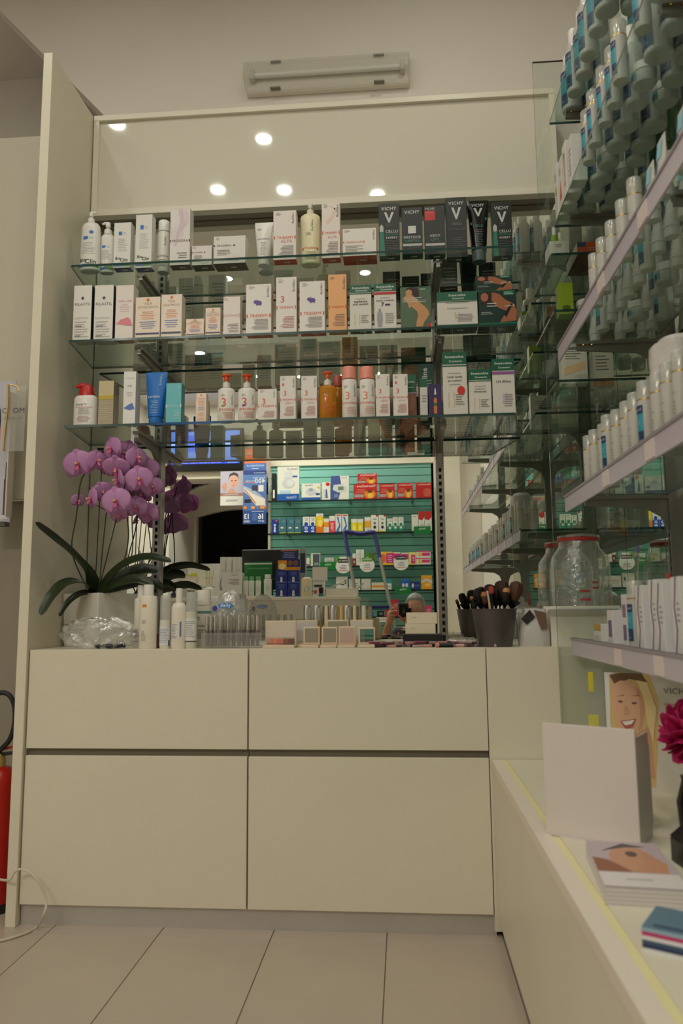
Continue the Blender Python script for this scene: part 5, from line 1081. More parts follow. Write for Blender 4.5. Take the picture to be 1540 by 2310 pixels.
R2W = [(613,627,1172,(34,56,150),[('e',.5,.6,.18,.06,LW),('p',[(.35,.1),(.65,.1),(.6,.5),(.4,.5)],LW),('r',.1,.85,.4,.95,(214,90,50))],'deep blue box with white figure at the end of the second row'),
 (631,646,1169,(66,112,130),[('r',.45,.32,.85,.42,LW),('r',0,0,1,.05,(190,206,60)),('l',.2,.7,.8,.9,3,(140,170,180))],'steel blue box standing apart beside the deep blue box'),
 (649,664,1170,(66,112,130),[('r',.45,.32,.85,.42,LW),('r',0,0,1,.05,(190,206,60)),('l',.2,.7,.8,.9,3,(140,170,180))],'steel blue box of the touching pair, beside the single steel blue box'),
 (664.5,679,1170,(66,112,130),[('r',.45,.32,.85,.42,LW),('r',0,0,1,.05,(190,206,60)),('l',.2,.7,.8,.9,3,(140,170,180))],'steel blue box of the touching pair, beside a blue and white box'),
 (683,698,1166,LW,[('r',0,0,1,.45,(30,74,176)),('e',.5,.55,.3,.12,(30,74,176)),('e',.5,.3,.25,.09,LW),('e',.5,.3,.12,.05,(30,74,176)),('e',.5,.1,.3,.05,LW),('l',.2,.75,.8,.95,3,(160,170,190))],'blue and white box beside the steel blue pair'),
 (698.5,712,1166,LW,[('r',0,0,1,.45,(30,74,176)),('e',.5,.55,.3,.12,(30,74,176)),('e',.5,.3,.25,.09,LW),('e',.5,.3,.12,.05,(30,74,176)),('e',.5,.1,.3,.05,LW),('l',.2,.75,.8,.95,3,(160,170,190))],'blue and white box beside the tall yellow box'),
 (713,729,1159,(236,200,30),[('p',[(0,0),(1,0),(1,.3),(0,.5)],(232,120,30)),('r',0,.86,1,1,LW),('l',.2,.88,.8,.97,2,(60,70,120)),('e',.4,.5,.3,.2,(246,226,110))],'tall yellow and orange box with white top'),
 (729.5,742,1170,LW,[('r',0,.4,1,.75,(232,150,30)),('e',.7,.25,.25,.1,(210,206,200))],'small white box with orange band between yellow and pink boxes'),
 (742.5,756,1164,(222,70,90),[('r',0,.7,1,1,LW),('e',.5,.5,.3,.1,(236,150,160)),('e',.5,.3,.22,.08,LW),('e',.5,.3,.1,.04,(222,70,90)),('l',.25,.1,.75,.2,2,LW)],'pink box with white ring'),
 (756.5,770,1160,LW,[('p',[(.5,.85),(.8,.85),(.4,.4),(.95,.08),(.5,.06),(.15,.35)],(60,120,200)),('r',.1,.9,.9,.97,(206,90,80)),('r',0,0,1,.06,(40,60,120))],'white box with blue swoosh beside the pink box'),
 (771,785,1160,LW,[('p',[(.5,.85),(.8,.85),(.4,.4),(.95,.08),(.5,.06),(.15,.35)],(60,120,200)),('r',.1,.9,.9,.97,(206,90,80)),('r',0,0,1,.06,(40,60,120))],'white box with blue swoosh beside the gap'),
 (792,805,1171,(232,210,40),[('r',0,.72,1,1,LW),('p',[(.2,.1),(.8,.2),(.6,.55),(.3,.5)],(250,236,130)),('r',0,0,1,.08,(90,130,50))],'yellow box with white top beside the gap'),
 (805.5,819,1171,(232,210,40),[('r',0,.72,1,1,LW),('p',[(.2,.1),(.8,.2),(.6,.55),(.3,.5)],(250,236,130)),('r',0,0,1,.08,(90,130,50))],'yellow box with white top beside the orange-banded box'),
 (822,836,1167,LW,[('r',0,.3,1,.75,(232,170,40)),('l',.2,.1,.8,.25,2,GREY)],'white box with broad orange band'),
 (836.5,853,1162,LW,[('r',0,.9,.3,1,RED),('t','NEW',.5,.75,.5,DK,0,1),('r',.35,.45,.65,.58,(110,110,110)),('e',.5,.28,.2,.1,(60,50,44)),('r',0,0,1,.06,(230,200,60))],'white box with dark emblem beside the orange-banded box'),
 (854,870,1162,LW,[('r',0,.9,.3,1,RED),('t','NEW',.5,.75,.5,DK,0,1),('r',.35,.45,.65,.58,(110,110,110)),('e',.5,.28,.2,.1,(60,50,44)),('r',0,0,1,.06,(230,200,60))],'white box with dark emblem beside the green and white boxes'),
 (873,885,1170,LW,[('r',0,0,1,.4,(40,140,110)),('e',.5,.5,.3,.12,(40,140,110)),('e',.5,.28,.25,.09,LW),('l',.2,.75,.8,.95,3,(130,170,160))],'green and white box, lowest of the green three'),
 (885.5,897,1167,LW,[('r',0,0,1,.4,(40,140,110)),('e',.5,.5,.3,.12,(40,140,110)),('e',.5,.28,.25,.09,LW),('l',.2,.75,.8,.95,3,(130,170,160))],'green and white box in the middle of the green three'),
 (898,910,1167,LW,[('r',0,0,1,.4,(40,140,110)),('e',.5,.5,.3,.12,(40,140,110)),('e',.5,.28,.25,.09,LW),('l',.2,.75,.8,.95,3,(130,170,160))],'green and white box of the green three, beside an open gap'),
 (928,943,1161,LW,[('t','Babe',.6,.88,.6,(100,130,180),0,1),('r',0,0,1,.08,(220,206,150))],'plain white box with blue name beside the red and white boxes'),
 (943.5,957,1154,LW,[('r',0,.72,1,1,(190,44,40)),('p',[(0,.72),(1,.72),(1,.6),(.4,.55)],(190,44,40)),('l',.2,.25,.8,.4,2,GREY)],'red and white box beside the plain white box'),
 (957.5,973,1154,LW,[('r',0,.72,1,1,(190,44,40)),('p',[(0,.72),(1,.72),(1,.6),(.4,.55)],(190,44,40)),('l',.2,.25,.8,.4,2,GREY)],'red and white box beside the white pillar')]
for x0,x1,yt,c,e,lb in R2W: rbox(2,x0,x1,yt,lb,c,e,group=g2)
def shelf_sign(r, x0, x1, y0, y1, label):
    Y = -2.565; a, b = mir(x0,y0,Y), mir(x1,y1,Y)
    t = thing('shelf_sign', label, 'sign', ((a.x+b.x)/2,Y,b.z), PI, 'green shelf signs'); w = b.x-a.x; h = a.z-b.z
    boxo('plate', (-w/2,0,0), (w/2,.003,h), mat((20,120,56),.4), t)
    link('lettering', printed([('t','Svilup',.5,.7,.4,(220,230,220),0,1)], w, h, lambda x,z,o: (x-w/2,-o,z)), t)
shelf_sign(2,933,971,1188,1204,'green shelf sign under the red and white boxes')
R3 = [(678,698,1259,LW,[('p',[(0,.2),(1,.5),(1,.3),(0,0)],(60,100,180)),('r',.1,.1,.5,.2,RED)],'white box with blue wave beside the monitor'),(701,722,1248,(222,222,190),[('r',0,.75,1,1,(200,210,190)),('l',.2,.4,.8,.7,3,(70,120,70)),('e',.3,.2,.15,.12,(150,180,60))],'cream box with green lettering'),
 (732,753,1258,(200,204,196),[('l',.2,.3,.8,.7,2,GREY)],'pale grey box above a green shelf sign'),(755,782,1256,LW,[('r',.6,.3,1,1,(100,160,60)),('l',.1,.4,.5,.8,3,(206,90,70))],'white box with green panel beside the ladder'),
 (795,802.5,1249,LW,[('r',0,0,1,.6,(160,36,36)),('e',.5,.3,.2,.1,LW)],'narrow white and red box between the ladder rails'),(803,812,1240,LW,[('l',.2,.2,.8,.8,3,(196,190,184))],'tall white box between the ladder rails'),(812.5,821,1240,LW,[('l',.2,.2,.8,.8,3,(206,196,190))],'tall white box beside the green box between the ladder rails'),
 (823,834,1249,(70,140,50),[('r',.2,.3,.8,.7,LW)],'green box with white panel between the ladder rails'),(834.5,845,1248,(90,110,30),[('r',.3,.2,.7,.5,(60,80,20))],'olive green box beside the ladder rail'),
 (855,886,1245,(240,196,60),[('r',0,.15,.5,.9,(206,60,130)),('e',.72,.5,.2,.35,(236,110,60)),('l',.08,.2,.42,.8,4,(246,206,220))],'yellow and magenta box beside the ladder'),(887,903,1246,LW,[('r',0,.5,1,.9,(210,50,130)),('l',.2,.1,.8,.4,3,(210,120,160))],'white and magenta box above an offer tag'),
 (904,921,1247,LW,[('r',0,.45,1,.9,(214,60,140)),('r',.6,0,1,.3,(230,180,60))],'white and magenta box with yellow corner'),(921.5,938,1246,(238,230,120),[('r',.1,.1,.7,.8,(214,60,140)),('l',.2,.3,.6,.7,3,LW)],'pale yellow box with magenta panel')]
for x0,x1,yt,c,e,lb in R3: rbox(3,x0,x1,yt,lb,c,e,group=g3)
em = [('r',.05,.3,.6,.75,(214,60,120)),('e',.75,.5,.12,.3,(230,190,60)),('r',0,.85,1,1,(214,80,130))]
rbox(3,938.5,971,1259,'lower white and magenta box of the pair beside the pillar',LW,em,group=g3)
rbox(3,938.5,971,1243,'upper white and magenta box of the pair beside the pillar',LW,em,group=g3,zoff=mir(950,1259,FYR).z-TS[3]+.001)
shelf_sign(3,722,758,1268,1286,'green shelf sign beside the ladder on the third shelf')
R4 = [(758,784,1301,LW,[('l',.3,.3,.7,.6,1,(60,80,140)),('e',.2,.6,.1,.15,(60,70,90))],'white box with small dark emblem behind the white cards'),(787,812,1306,(226,222,214),[('l',.2,.3,.8,.7,2,GREY)],'plain pale box behind the ladder rail'),(815,836,1306,(222,220,212),[('r',0,0,1,.3,(206,200,190))],'plain pale box between the ladder rails'),
 (838,868,1314,(232,226,206),[('r',0,.3,1,.6,(230,160,60))],'low white and orange box between the ladder rails'),(869,883,1307,LW,[('r',0,.6,1,1,(40,150,160)),('p',[(0,.2),(1,.5),(1,.3)],(60,160,170))],'teal and white box beside the ladder'),(884,903,1307,(70,110,96),[('l',.2,.3,.8,.7,3,(90,130,116))],'dull green box beside the teal and white box'),
 (903.5,923,1306,(40,100,190),[('e',.3,.4,.15,.2,LW),('e',.7,.4,.15,.2,LW),('r',0,.85,1,1,(60,130,210))],'bright blue box with two white figures'),(925,948,1312,(36,60,130),[('e',.75,.5,.1,.3,LW),('l',.1,.3,.6,.7,3,(110,140,190))],'dark blue box with white figure'),(949.5,974,1298,(232,160,40),[('p',[(0,.6),(.5,.8),(1,.6),(1,.45),(.5,.6),(0,.4)],(206,210,214)),('e',.4,.3,.3,.12,(246,200,90))],'large orange box with silver waves beside the pillar')]
for x0,x1,yt,c,e,lb in R4: rbox(4,x0,x1,yt,lb,c,e,group=g4)
shelf_sign(4,890,927,1325,1340,'green shelf sign under the blue boxes')
for i,(x0,x1,yt,c) in enumerate(((828,842,1380,(50,90,170)),(850,866,1378,(30,34,40)),(868,880,1376,(190,50,70)),(884,898,1352,(190,40,70)),(958,974,1366,(214,60,120)))):
    rbox(5,x0,x1,yt,['blue box on the lowest slat wall shelf','black box on the lowest slat wall shelf','rose box on the lowest slat wall shelf','tall crimson box on the lowest slat wall shelf','pink box on the lowest slat wall shelf beside the pillar'][i],c,[('l',.2,.3,.8,.7,3,LW)],group='boxes on the lowest slat wall shelf')
t = thing('row_header', 'white strip with yellow-red dot and red letters under the ladder step', 'sign', mir(865,1403,-2.55), PI, None); w = .17; boxo('plate', (-w/2,0,0), (w/2,.003,.055), mat(LW,.4), t); link('lettering', printed([('e',.82,.5,.09,.3,(226,150,40)),('t','LUCKY',.38,.5,.6,(170,50,50),0,1)], w, .055, lambda x,z,o: (x-w/2,-o,z)), t)
for i, (px, py) in enumerate(((774,1278),(828,1275),(904.5,1271))):
    p = mir(px, py, -2.55); r = 17/F*(2*YM+2.55)
    t = thing('offer_tag', ['round white offer tag beside the ladder, under a dark label','round white offer tag with green label between the ladder rails','round white offer tag under the magenta boxes'][i], 'tag', (p.x,-2.55,p.z), PI, 'round offer tags')
    k = MB(); n = 28; k.prism([(r*math.cos(2*PI*j/n), r*.92*math.sin(2*PI*j/n)) for j in range(n)], 0, .003, mat((232,230,224),.4), 'y'); k.build('disc', t)
    c = (90,150,50) if i == 1 else (34,36,40)
    link('lettering', printed([('r',.15,.72,.85,.98,c),('t','OFFERTA',.5,.85,.62,(236,236,232),0,1),('l',.3,.3,.75,.6,3,(80,90,150)),('r',.2,.2,.8,.23,(206,80,70))], 2*r, 2*r, lambda x,z,o: (x-r,-o,z-r*.95)), t)

# ---- step ladder
LY = -1.75
t = thing('step_ladder', 'aluminium step ladder with dark blue handle before the teal slat wall', 'ladder', (0,0,0))
M_LB = mat((40,40,120),.4)
A, B = mir(777,1202,LY), mir(845,1204,LY); A2, B2 = mir(795,1300,LY+.12), mir(872,1330,LY+.16)
def rail(p, q, zend): 
    d = (q-p); s = (p.z-zend)/(p.z-q.z); return p+d*s
Ae, Be = rail(A, A2, .02), rail(B, B2, .02); Ae.y = LY+.55; Be.y = LY+.55
def bar(a, b, r, m, nm, n=10):
    k = MB(); k.tube([a,b], r, m, n); return k.build(nm, t)
for p, e in ((A,Ae),(B,Be)): 
    m_ = p+(e-p)*.14
    bar(p, m_, .021, M_LB, 'handle_post'); bar(m_, e, .018, M_ALU, 'front_rail')
k = MB(); k.tube(ccr([A,A+(B-A)*.08+Vector((0,0,.012)),A+(B-A)*.5+Vector((0,0,-.008)),B+(A-B)*.08+Vector((0,0,.012)),B],4), .026, M_LB, 10); k.build('handle_bar', t)
for p, e in ((A,Ae),(B,Be)):
    q = p+(e-p)*.42; bar(q, Vector((q.x-.02, LY-.30, .02)), .014, M_ALU, 'rear_rail')
for s in (.42,.58,.74,.9):
    a, b = A+(Ae-A)*s, B+(Be-B)*s
    k = MB(); k.box((a.x,min(a.y,b.y)-.09,a.z-.015),(b.x,max(a.y,b.y)+.01,a.z+.015), M_ALU if s > .5 else M_LB); k.build('step', t)

# ---- pharmacy counter with the things on it
CY_ = -.62; CZ = mir(700,1346,CY_).z
cxr = mir(805,1346,CY_).x
t = thing('pharmacy_counter', 'white pharmacy counter facing the mirror, with screens and displays', 'counter', (0,0,0))
boxo('counter_top', (-2.35,CY_-.62,CZ-.03), (cxr,CY_,CZ), M_PANEL, t, bevel=.002); boxo('front_board', (-2.34,CY_-.025,.05), (cxr-.005,CY_-.003,CZ-.0305), mat((206,196,180),.5), t); boxo('end_board', (cxr-.03,CY_-.6,.05), (cxr-.006,CY_-.0255,CZ-.0305), M_PANEL, t); boxo('plinth', (-2.3,CY_-.58,0), (cxr-.04,CY_-.05,.05), M_PLINTH, t)
t = thing('acrylic_screen', 'small clear acrylic screen at the end of the pharmacy counter', 'screen', (cxr+.002,CY_-.2,0)); boxo('sheet', (0,0,.0), (.10,.004,CZ-.01), M_CLEAR, t); boxo('edge_strip', (.1001,0,0), (.104,.004,CZ-.01), mat((150,150,146),.3), t)
GCN = 'things on the pharmacy counter'
def cbox(x0, x1, yt, label, c, elems=(), d=.07, Y=-.75, zoff=0, **kw):
    a, b = mir(x0,yt+10,Y).x, mir(x1,yt+10,Y).x; h = mir((x0+x1)/2,yt,Y).z-CZ-zoff
    return carton(label, b-a-.001, d, h, c, elems, loc=((a+b)/2,Y-d/2,CZ+zoff), rz=PI, group=GCN, **kw)
# note stand with paper slips
p = mir(432,1340,-.78); t = thing('note_holder', 'clip stand with yellow and pink paper slips on the pharmacy counter', 'holder', (p.x,-.78,CZ), PI)
k = MB(); k.lathe([(.035,0),(.035,.008),(.004,.012),(.004,.16)], M_CHROME, 14); k.build('stand', t)
for i, (c, dx, dz, ry) in enumerate((((206,206,70),.0,.19,.25),((226,206,196),-.012,.17,-.05),((232,222,210),.02,.15,.12))):
    o = boxo('paper_slip', (-.07,-.001,-.045), (.07,.001,.045), mat(c,.7), t); o.location = (dx,-.01-.004*i,dz); o.rotation_euler = (0,ry,0)
# blue-black ink bottle
p = mir(393,1338,-.75); t = thing('ink_bottle', 'small dark bottle with black cap beside the orchid leaves on the pharmacy counter', 'bottle', (p.x,-.75,CZ), PI); k = MB(); k.lathe([(.03,0),(.033,.01),(.03,.05),(.012,.06)], mat((40,44,60),.15), 14); k.build('glass_body', t); k = MB(); k.lathe([(.015,.0605),(.015,.085)], mat(BLACK,.4), 14); k.build('cap', t)
# white card display and reed diffuser
cbox(424,497,1272,'white card display behind the reed diffuser',(222,220,216),[('t','ysen',.35,.6,.25,(160,160,170)),('l',.15,.3,.6,.36,1,(150,150,160))],d=.02,Y=-.88)
p = mir(472,1338,-.72); t = thing('reed_diffuser', 'white round diffuser bottle with reeds before the white card display', 'diffuser', (p.x,-.72,CZ), PI)
k = MB(); k.lathe([(.035,0),(.052,.01),(.055,.06),(.045,.09),(.02,.105),(.018,.125),(.021,.128)], mat((226,222,210),.25), 22); k.build('diffuser_bottle', t)
link('printed_label', printed([('e',.4,.6,.12,.1,(170,160,150)),('e',.5,.3,.16,.14,(120,112,106)),('e',.5,.3,.11,.1,(224,220,208))], .08, .07, cylmap(.056,.08,.02), 8), t)
for i, (dx, dy) in enumerate(((-.045,.01),(-.012,-.02),(.022,.02),(.04,-.005))):
    k = MB(); k.tube([(dx*.1,dy*.1,.02),(dx,dy,.285)], .0028, mat((206,164,90),.6), 6); k.build('reed', t)
t_ = cbox(494,546,1292,'white display box with printed lines on the pharmacy counter',(226,222,218),[('t','GALENIC',.3,.9,.3,(90,84,90)),('l',.12,.5,.6,.75,5,(110,90,96)),('p',[(.82,.3),(.9,.5),(.86,.9),(.95,.6),(.96,.3)],(150,140,160))],d=.12,Y=-.70)
zo = t_.children[0].data.vertices[0].co.z
zz = mir(520,1292,-.70).z-CZ+.0008
for i, (x0,x1) in enumerate(((497,509),(511,523),(525,544))):
    cbox(x0,x1,1257,['small white carton on the display box, beside the reeds','small white carton between two others on the display box','wide white carton on the display box, beside the green display'][i],(226,222,216),[('l',.1,.1,.9,.25,1,(180,176,170))]+([('r',.47,0,.5,1,(186,180,172))] if i==2 else []),d=.06,Y=-.70,zoff=zz)
# green display with bottles
cbox(552,614,1268,'green back card of the pump-bottle display on the pharmacy counter',(30,110,50),[('r',0,.93,1,.97,(206,214,200)),('t','ADVANCED PRO CONTROL',.5,.82,.8,(170,206,160))],d=.015,Y=-.85)
gb = None
for i, px in enumerate((553,566,581,604)):
    p = mir(px,1335,-.70); h = mir(px,1300 if i<3 else 1296,-.70).z-CZ-.016
    t = bottle('white bottle with pale green cap standing in the green display' if i < 3 else 'front white bottle with rounded shoulders in the green display',(p.x,-.74+.03*(i==3),CZ+.016),.055 if i<3 else .075,h,(226,224,216),[('l',.3,.3,.7,.7,4,(170,176,170),'c')],.7,neck=.2,cap=(120,170,120) if i<3 else (226,224,216),capr=.8,shoulder=.08,rz=PI,group='bottles in the green display')
p = mir(583,1340,-.72); t = thing('bottle_plinth', 'low white plinth under the bottles of the green display', 'plinth', (p.x,-.72,CZ), PI); boxo('plinth_board', (-.15,-.06,0), (.15,.07,.0155), mat((230,226,214),.4), t); boxo('edge', (-.15,-.064,0), (.15,-.0601,.015), mat((214,210,196),.4), t)
# blue box display
p = mir(655,1340,-.70); bwid = (mir(676,1300,-.70).x-mir(622,1300,-.70).x)
DB = (34,48,130)
for i in range(2):
    for j in range(2):
        x0, x1 = 622+27*i, 648+27*i
        cbox(x0,x1,[1315,1287][j],'blue box with white figure in the stacked block of four beside the green display',DB,[('e',.5,.42,.1,.06,LW),('p',[(.38,.05),(.62,.05),(.58,.36),(.42,.36)],LW),('e',.5,.22,.06,.06,(230,180,60)),('l',.15,.6,.85,.92,4,(120,140,200),'c'),('r',0,0,1,.08,(90,110,180))],d=.06,Y=-.70,zoff=0 if j == 0 else mir(640,1315,-.70).z-CZ+.0006)
zz = mir(640,1287,-.70).z-CZ+.0012
cbox(627,677,1262,'blue display header with fruit and round pictures on the box block',(36,44,110),[('r',0,0,.7,.3,(210,140,40)),('e',.2,.65,.12,.25,(120,80,60)),('e',.45,.65,.12,.25,(130,90,66)),('r',.6,.1,1,.9,(230,150,40)),('e',.8,.35,.15,.3,(240,220,160))],d=.055,Y=-.705,zoff=zz)
zz2 = mir(640,1262,-.705).z-CZ+.0006
cbox(634,670,1241,'small blue header card with orange top edge above the box display',(44,46,110),[('r',0,.9,1,1,(226,130,50)),('l',.1,.15,.9,.8,4,(170,170,206),'c')],d=.02,Y=-.71,zoff=zz2)
# lotion bottle, cards, perfume bottle, small open box
p = mir(692,1344,-.68); h = mir(692,1301,-.68).z-CZ
bottle('cream lotion bottle with blue round print beside the blue box block',(p.x,-.68,CZ),.105,h,(226,210,176),[('e',.5,.45,.22,.18,(140,170,190))],.5,neck=.03,shoulder=.12,rz=PI,group=GCN)
p = mir(688,1335,-.82); t = thing('pen_cup', 'cup of blue and pink pens behind the cream lotion bottle', 'cup', (p.x,-.86,CZ), PI); k = MB(); k.lathe([(.03,0),(.034,.1),(.031,.1),(.028,.01)], mat((60,64,80),.4), 14); k.build('cup', t)
for i in range(6):
    k = MB(); a = i*1.05; k.tube([(.012*math.cos(a),.012*math.sin(a),.012),(.03*math.cos(a),.03*math.sin(a),.19+.01*(i%3))], .0045, mat([(60,120,180),(90,150,190),(206,70,100),(40,60,120),(150,190,206),(60,110,160)][i],.4), 6); k.build('pen', t)
t_ = cbox(706,732,1310,'white box with red dots under the paper cards on the pharmacy counter',(226,222,216),[('e',.8,.3,.15,.12,(206,70,60)),('r',.2,.6,.9,.75,(60,60,70)),('l',.2,.2,.6,.5,3,GREY)],d=.06,Y=-.72)
p = mir(721,1300,-.72); t = thing('card_stack', 'stack of white paper cards on the red-dotted box', 'cards', (p.x,-.745,mir(720,1310,-.72).z+.001), PI)
for i in range(7):
    o = boxo('card', (-.07,-.003,0), (.07,0,.13), mat((226,214,206),.7), t); o.location = (random.uniform(-.004,.004),-.028+.0085*i,0); o.rotation_euler = (-.03,0,0)
p = mir(724,1344,-.64); t = thing('perfume_bottle', 'small teal bottle with tall black cap before the paper cards', 'bottle', (p.x,-.655,CZ), PI); k = MB(); k.lathe([(.024,0),(.026,.004),(.024,.028),(.012,.034)], mat((90,150,150),.12,trans=.3), 14); k.build('glass_body', t); k = MB(); k.lathe([(.022,.0345),(.022,.085),(.019,.088)], mat((24,24,26),.3), 14); k.build('cap', t)
a, b = mir(734,1335,-.66), mir(834,1335,-.66); hh = mir(780,1327,-.66).z-CZ; w = .30
t = thing('open_white_box', 'shallow white carton with lifted flaps at the end of the pharmacy counter', 'carton', ((a.x+b.x)/2-.06,-.80,CZ), PI)
k = MB(); k.box((-w/2,-.12,0),(w/2,.1,.002),MC); k.box((-w/2,-.12,.002),(w/2,-.118,hh),MC); k.box((-w/2,.098,.002),(w/2,.1,hh),MC); k.box((-w/2,-.118,.002),(-w/2+.002,.098,hh),MC); k.box((w/2-.002,-.118,.002),(w/2,.098,hh),MC); k.build('carton_body', t)
k = MB(); k.prism([(w/2,hh+.001),(-w*.1,hh+.065),(-w*.1,hh+.068),(w/2,hh+.004)], -.12, .1, MC, 'y'); k.build('lid_flap', t)
k = MB(); k.prism([(-w/2,hh+.001),(-w/2-.06,hh+.05),(-w/2-.06,hh+.053),(-w/2,hh+.004)], -.12, .1, MC, 'y'); k.build('side_flap', t)
# monitor
a, b = mir(547,1240,-1.02), mir(673,1240,-1.02); zt_ = mir(600,1240,-1.02).z
t = thing('monitor', 'black computer monitor seen from behind on the pharmacy counter', 'monitor', ((a.x+b.x)/2,-1.02,CZ), PI); w = b.x-a.x; 
boxo('screen_shell', (-w/2,-.02,.08), (w/2,.03,zt_-CZ), mat((30,30,32),.4), t, bevel=.006); boxo('ridge', (-w/2+.04,-.026,.18), (w/2-.04,-.0205,.2), mat((60,60,62),.3), t); boxo('foot', (-.12,-.09,0), (.12,.09,.012), mat((28,28,30),.4), t); boxo('neck', (-.03,-.018,.0125), (.03,.02,.0795), mat((28,28,30),.4), t)
cbox(676,690,1237,'small grey card terminal behind the blue display',(150,150,146),[('r',.1,.5,.9,.9,(60,64,70))],d=.05,Y=-1.06)
cbox(706,720,1250,'clear pen tube box behind the cream lotion bottle',(110,120,140),[('l',.1,.1,.9,.9,4,(190,196,206))],d=.04,Y=-1.05)

# ---- television, posters and vaulted passage
PYR = -3.10
bx0, bx1 = mir(384,1090,PYR).x, xa-.031
bzt = mir(480,1083,PYR).z; bz1 = mir(480,1064,PYR+.1).z
k = MB(); k.box((-3.4,PYR-.3,bzt),(bx1,PYR,ZL),M_WALL); struct(k.build('wall_rear_upper'))
struct(boxo('wall_rear_pier', (-3.4,PYR-.3,0), (bx0,PYR,bzt), M_WALL)); struct(boxo('trim_beam', (-3.4,PYR+.001,bzt), (bx1,PYR+.10,bz1), mat((236,228,208),.5)))
struct(boxo('wall_passage_left', (bx0-.1,-4.5,0), (bx0,PYR-.3,ZL), M_WALL)); struct(boxo('wall_passage_right', (bx1-.02,-4.5,0), (bx1+.05,PYR-.3,ZL), M_WALL))
# vaulted soffit of the passage
k = MB(); n = 14; pr = []
ax0, ax1 = bx0, bx1-.02
for i in range(n+1):
    s = i/n; pr.append((ax0+(ax1-ax0)*s, bzt-.28+.30*math.sin(PI*s)**.6))
k.rings([[(x,yy,z) for x,z in pr] for yy in (PYR-.29,-4.3)], M_WALL, False, False, closed=False); k.rings([[(x,yy,z+.02) for x,z in pr] for yy in (PYR-.29,-4.3)], M_WALL, False, False, closed=False); struct(k.build('ceiling_vault'))
# far arch opening
FAY = -4.3; o0 = mir(443,1200,FAY).x; o1 = ax1-.05; zs = mir(443,1166,FAY).z; zp = mir(540,1148,FAY).z
arch = [(o0,0),(o0,zs)]+[(o0+(o1-o0)*i/12, zs+(zp-zs)*math.sin(PI*i/12)) for i in range(1,12)]+[(o1,zs),(o1,0)]
out = [(ax1,0),(ax1,ZL),(ax0,ZL),(ax0,0)]
k = MB(); k.prism(arch+out, FAY-.12, FAY, M_WALL, 'y'); struct(k.build('wall_arch'))
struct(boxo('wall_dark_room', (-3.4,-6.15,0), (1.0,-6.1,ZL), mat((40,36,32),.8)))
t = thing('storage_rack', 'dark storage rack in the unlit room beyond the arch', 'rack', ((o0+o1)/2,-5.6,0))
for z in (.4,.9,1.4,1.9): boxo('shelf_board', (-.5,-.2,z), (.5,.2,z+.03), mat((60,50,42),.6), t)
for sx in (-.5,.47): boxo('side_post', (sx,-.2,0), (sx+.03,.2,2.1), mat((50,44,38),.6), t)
# television
TVY = -2.92; a, b = mir(377,1062,TVY), mir(549,1058,TVY); zt_ = mir(460,968,TVY).z; zb = mir(460,1062,TVY).z
t = thing('television', 'black wall television with bright blue screen above the vaulted passage', 'television', ((a.x+b.x)/2,TVY,zb), PI); w = b.x-a.x; h = zt_-zb
boxo('case', (-w/2,.0,0), (w/2,.06,h), mat((18,18,20),.2), t, bevel=.008); boxo('wall_mount', (-.15,.0605,.1), (.15,.179,h-.1), mat((40,40,42),.5), t)
MS = mat((60,96,230),.3,emit=3.4); MS2 = mat((26,50,190),.3,emit=2.6)
link('screen', printed([('r',.05,.24,.95,.94,mat((104,140,240),.3,emit=3.2)),('r',.05,.16,.95,.24,MS2),('t','NOTIZIE DI BORSA E DAL PAESE ORE 18',.6,.195,.62,mat((170,190,240),.3,emit=3)),('r',.05,.16,.24,.24,mat((40,70,210),.3,emit=2.6)),('t','Como',.14,.2,.12,mat((170,190,240),.3,emit=3)),('r',.26,.25,.95,.30,mat((30,26,30),.3)),('r',.55,.45,.85,.85,MS)], w, h, lambda x,z,o: (x-w/2,-o,z)), t)
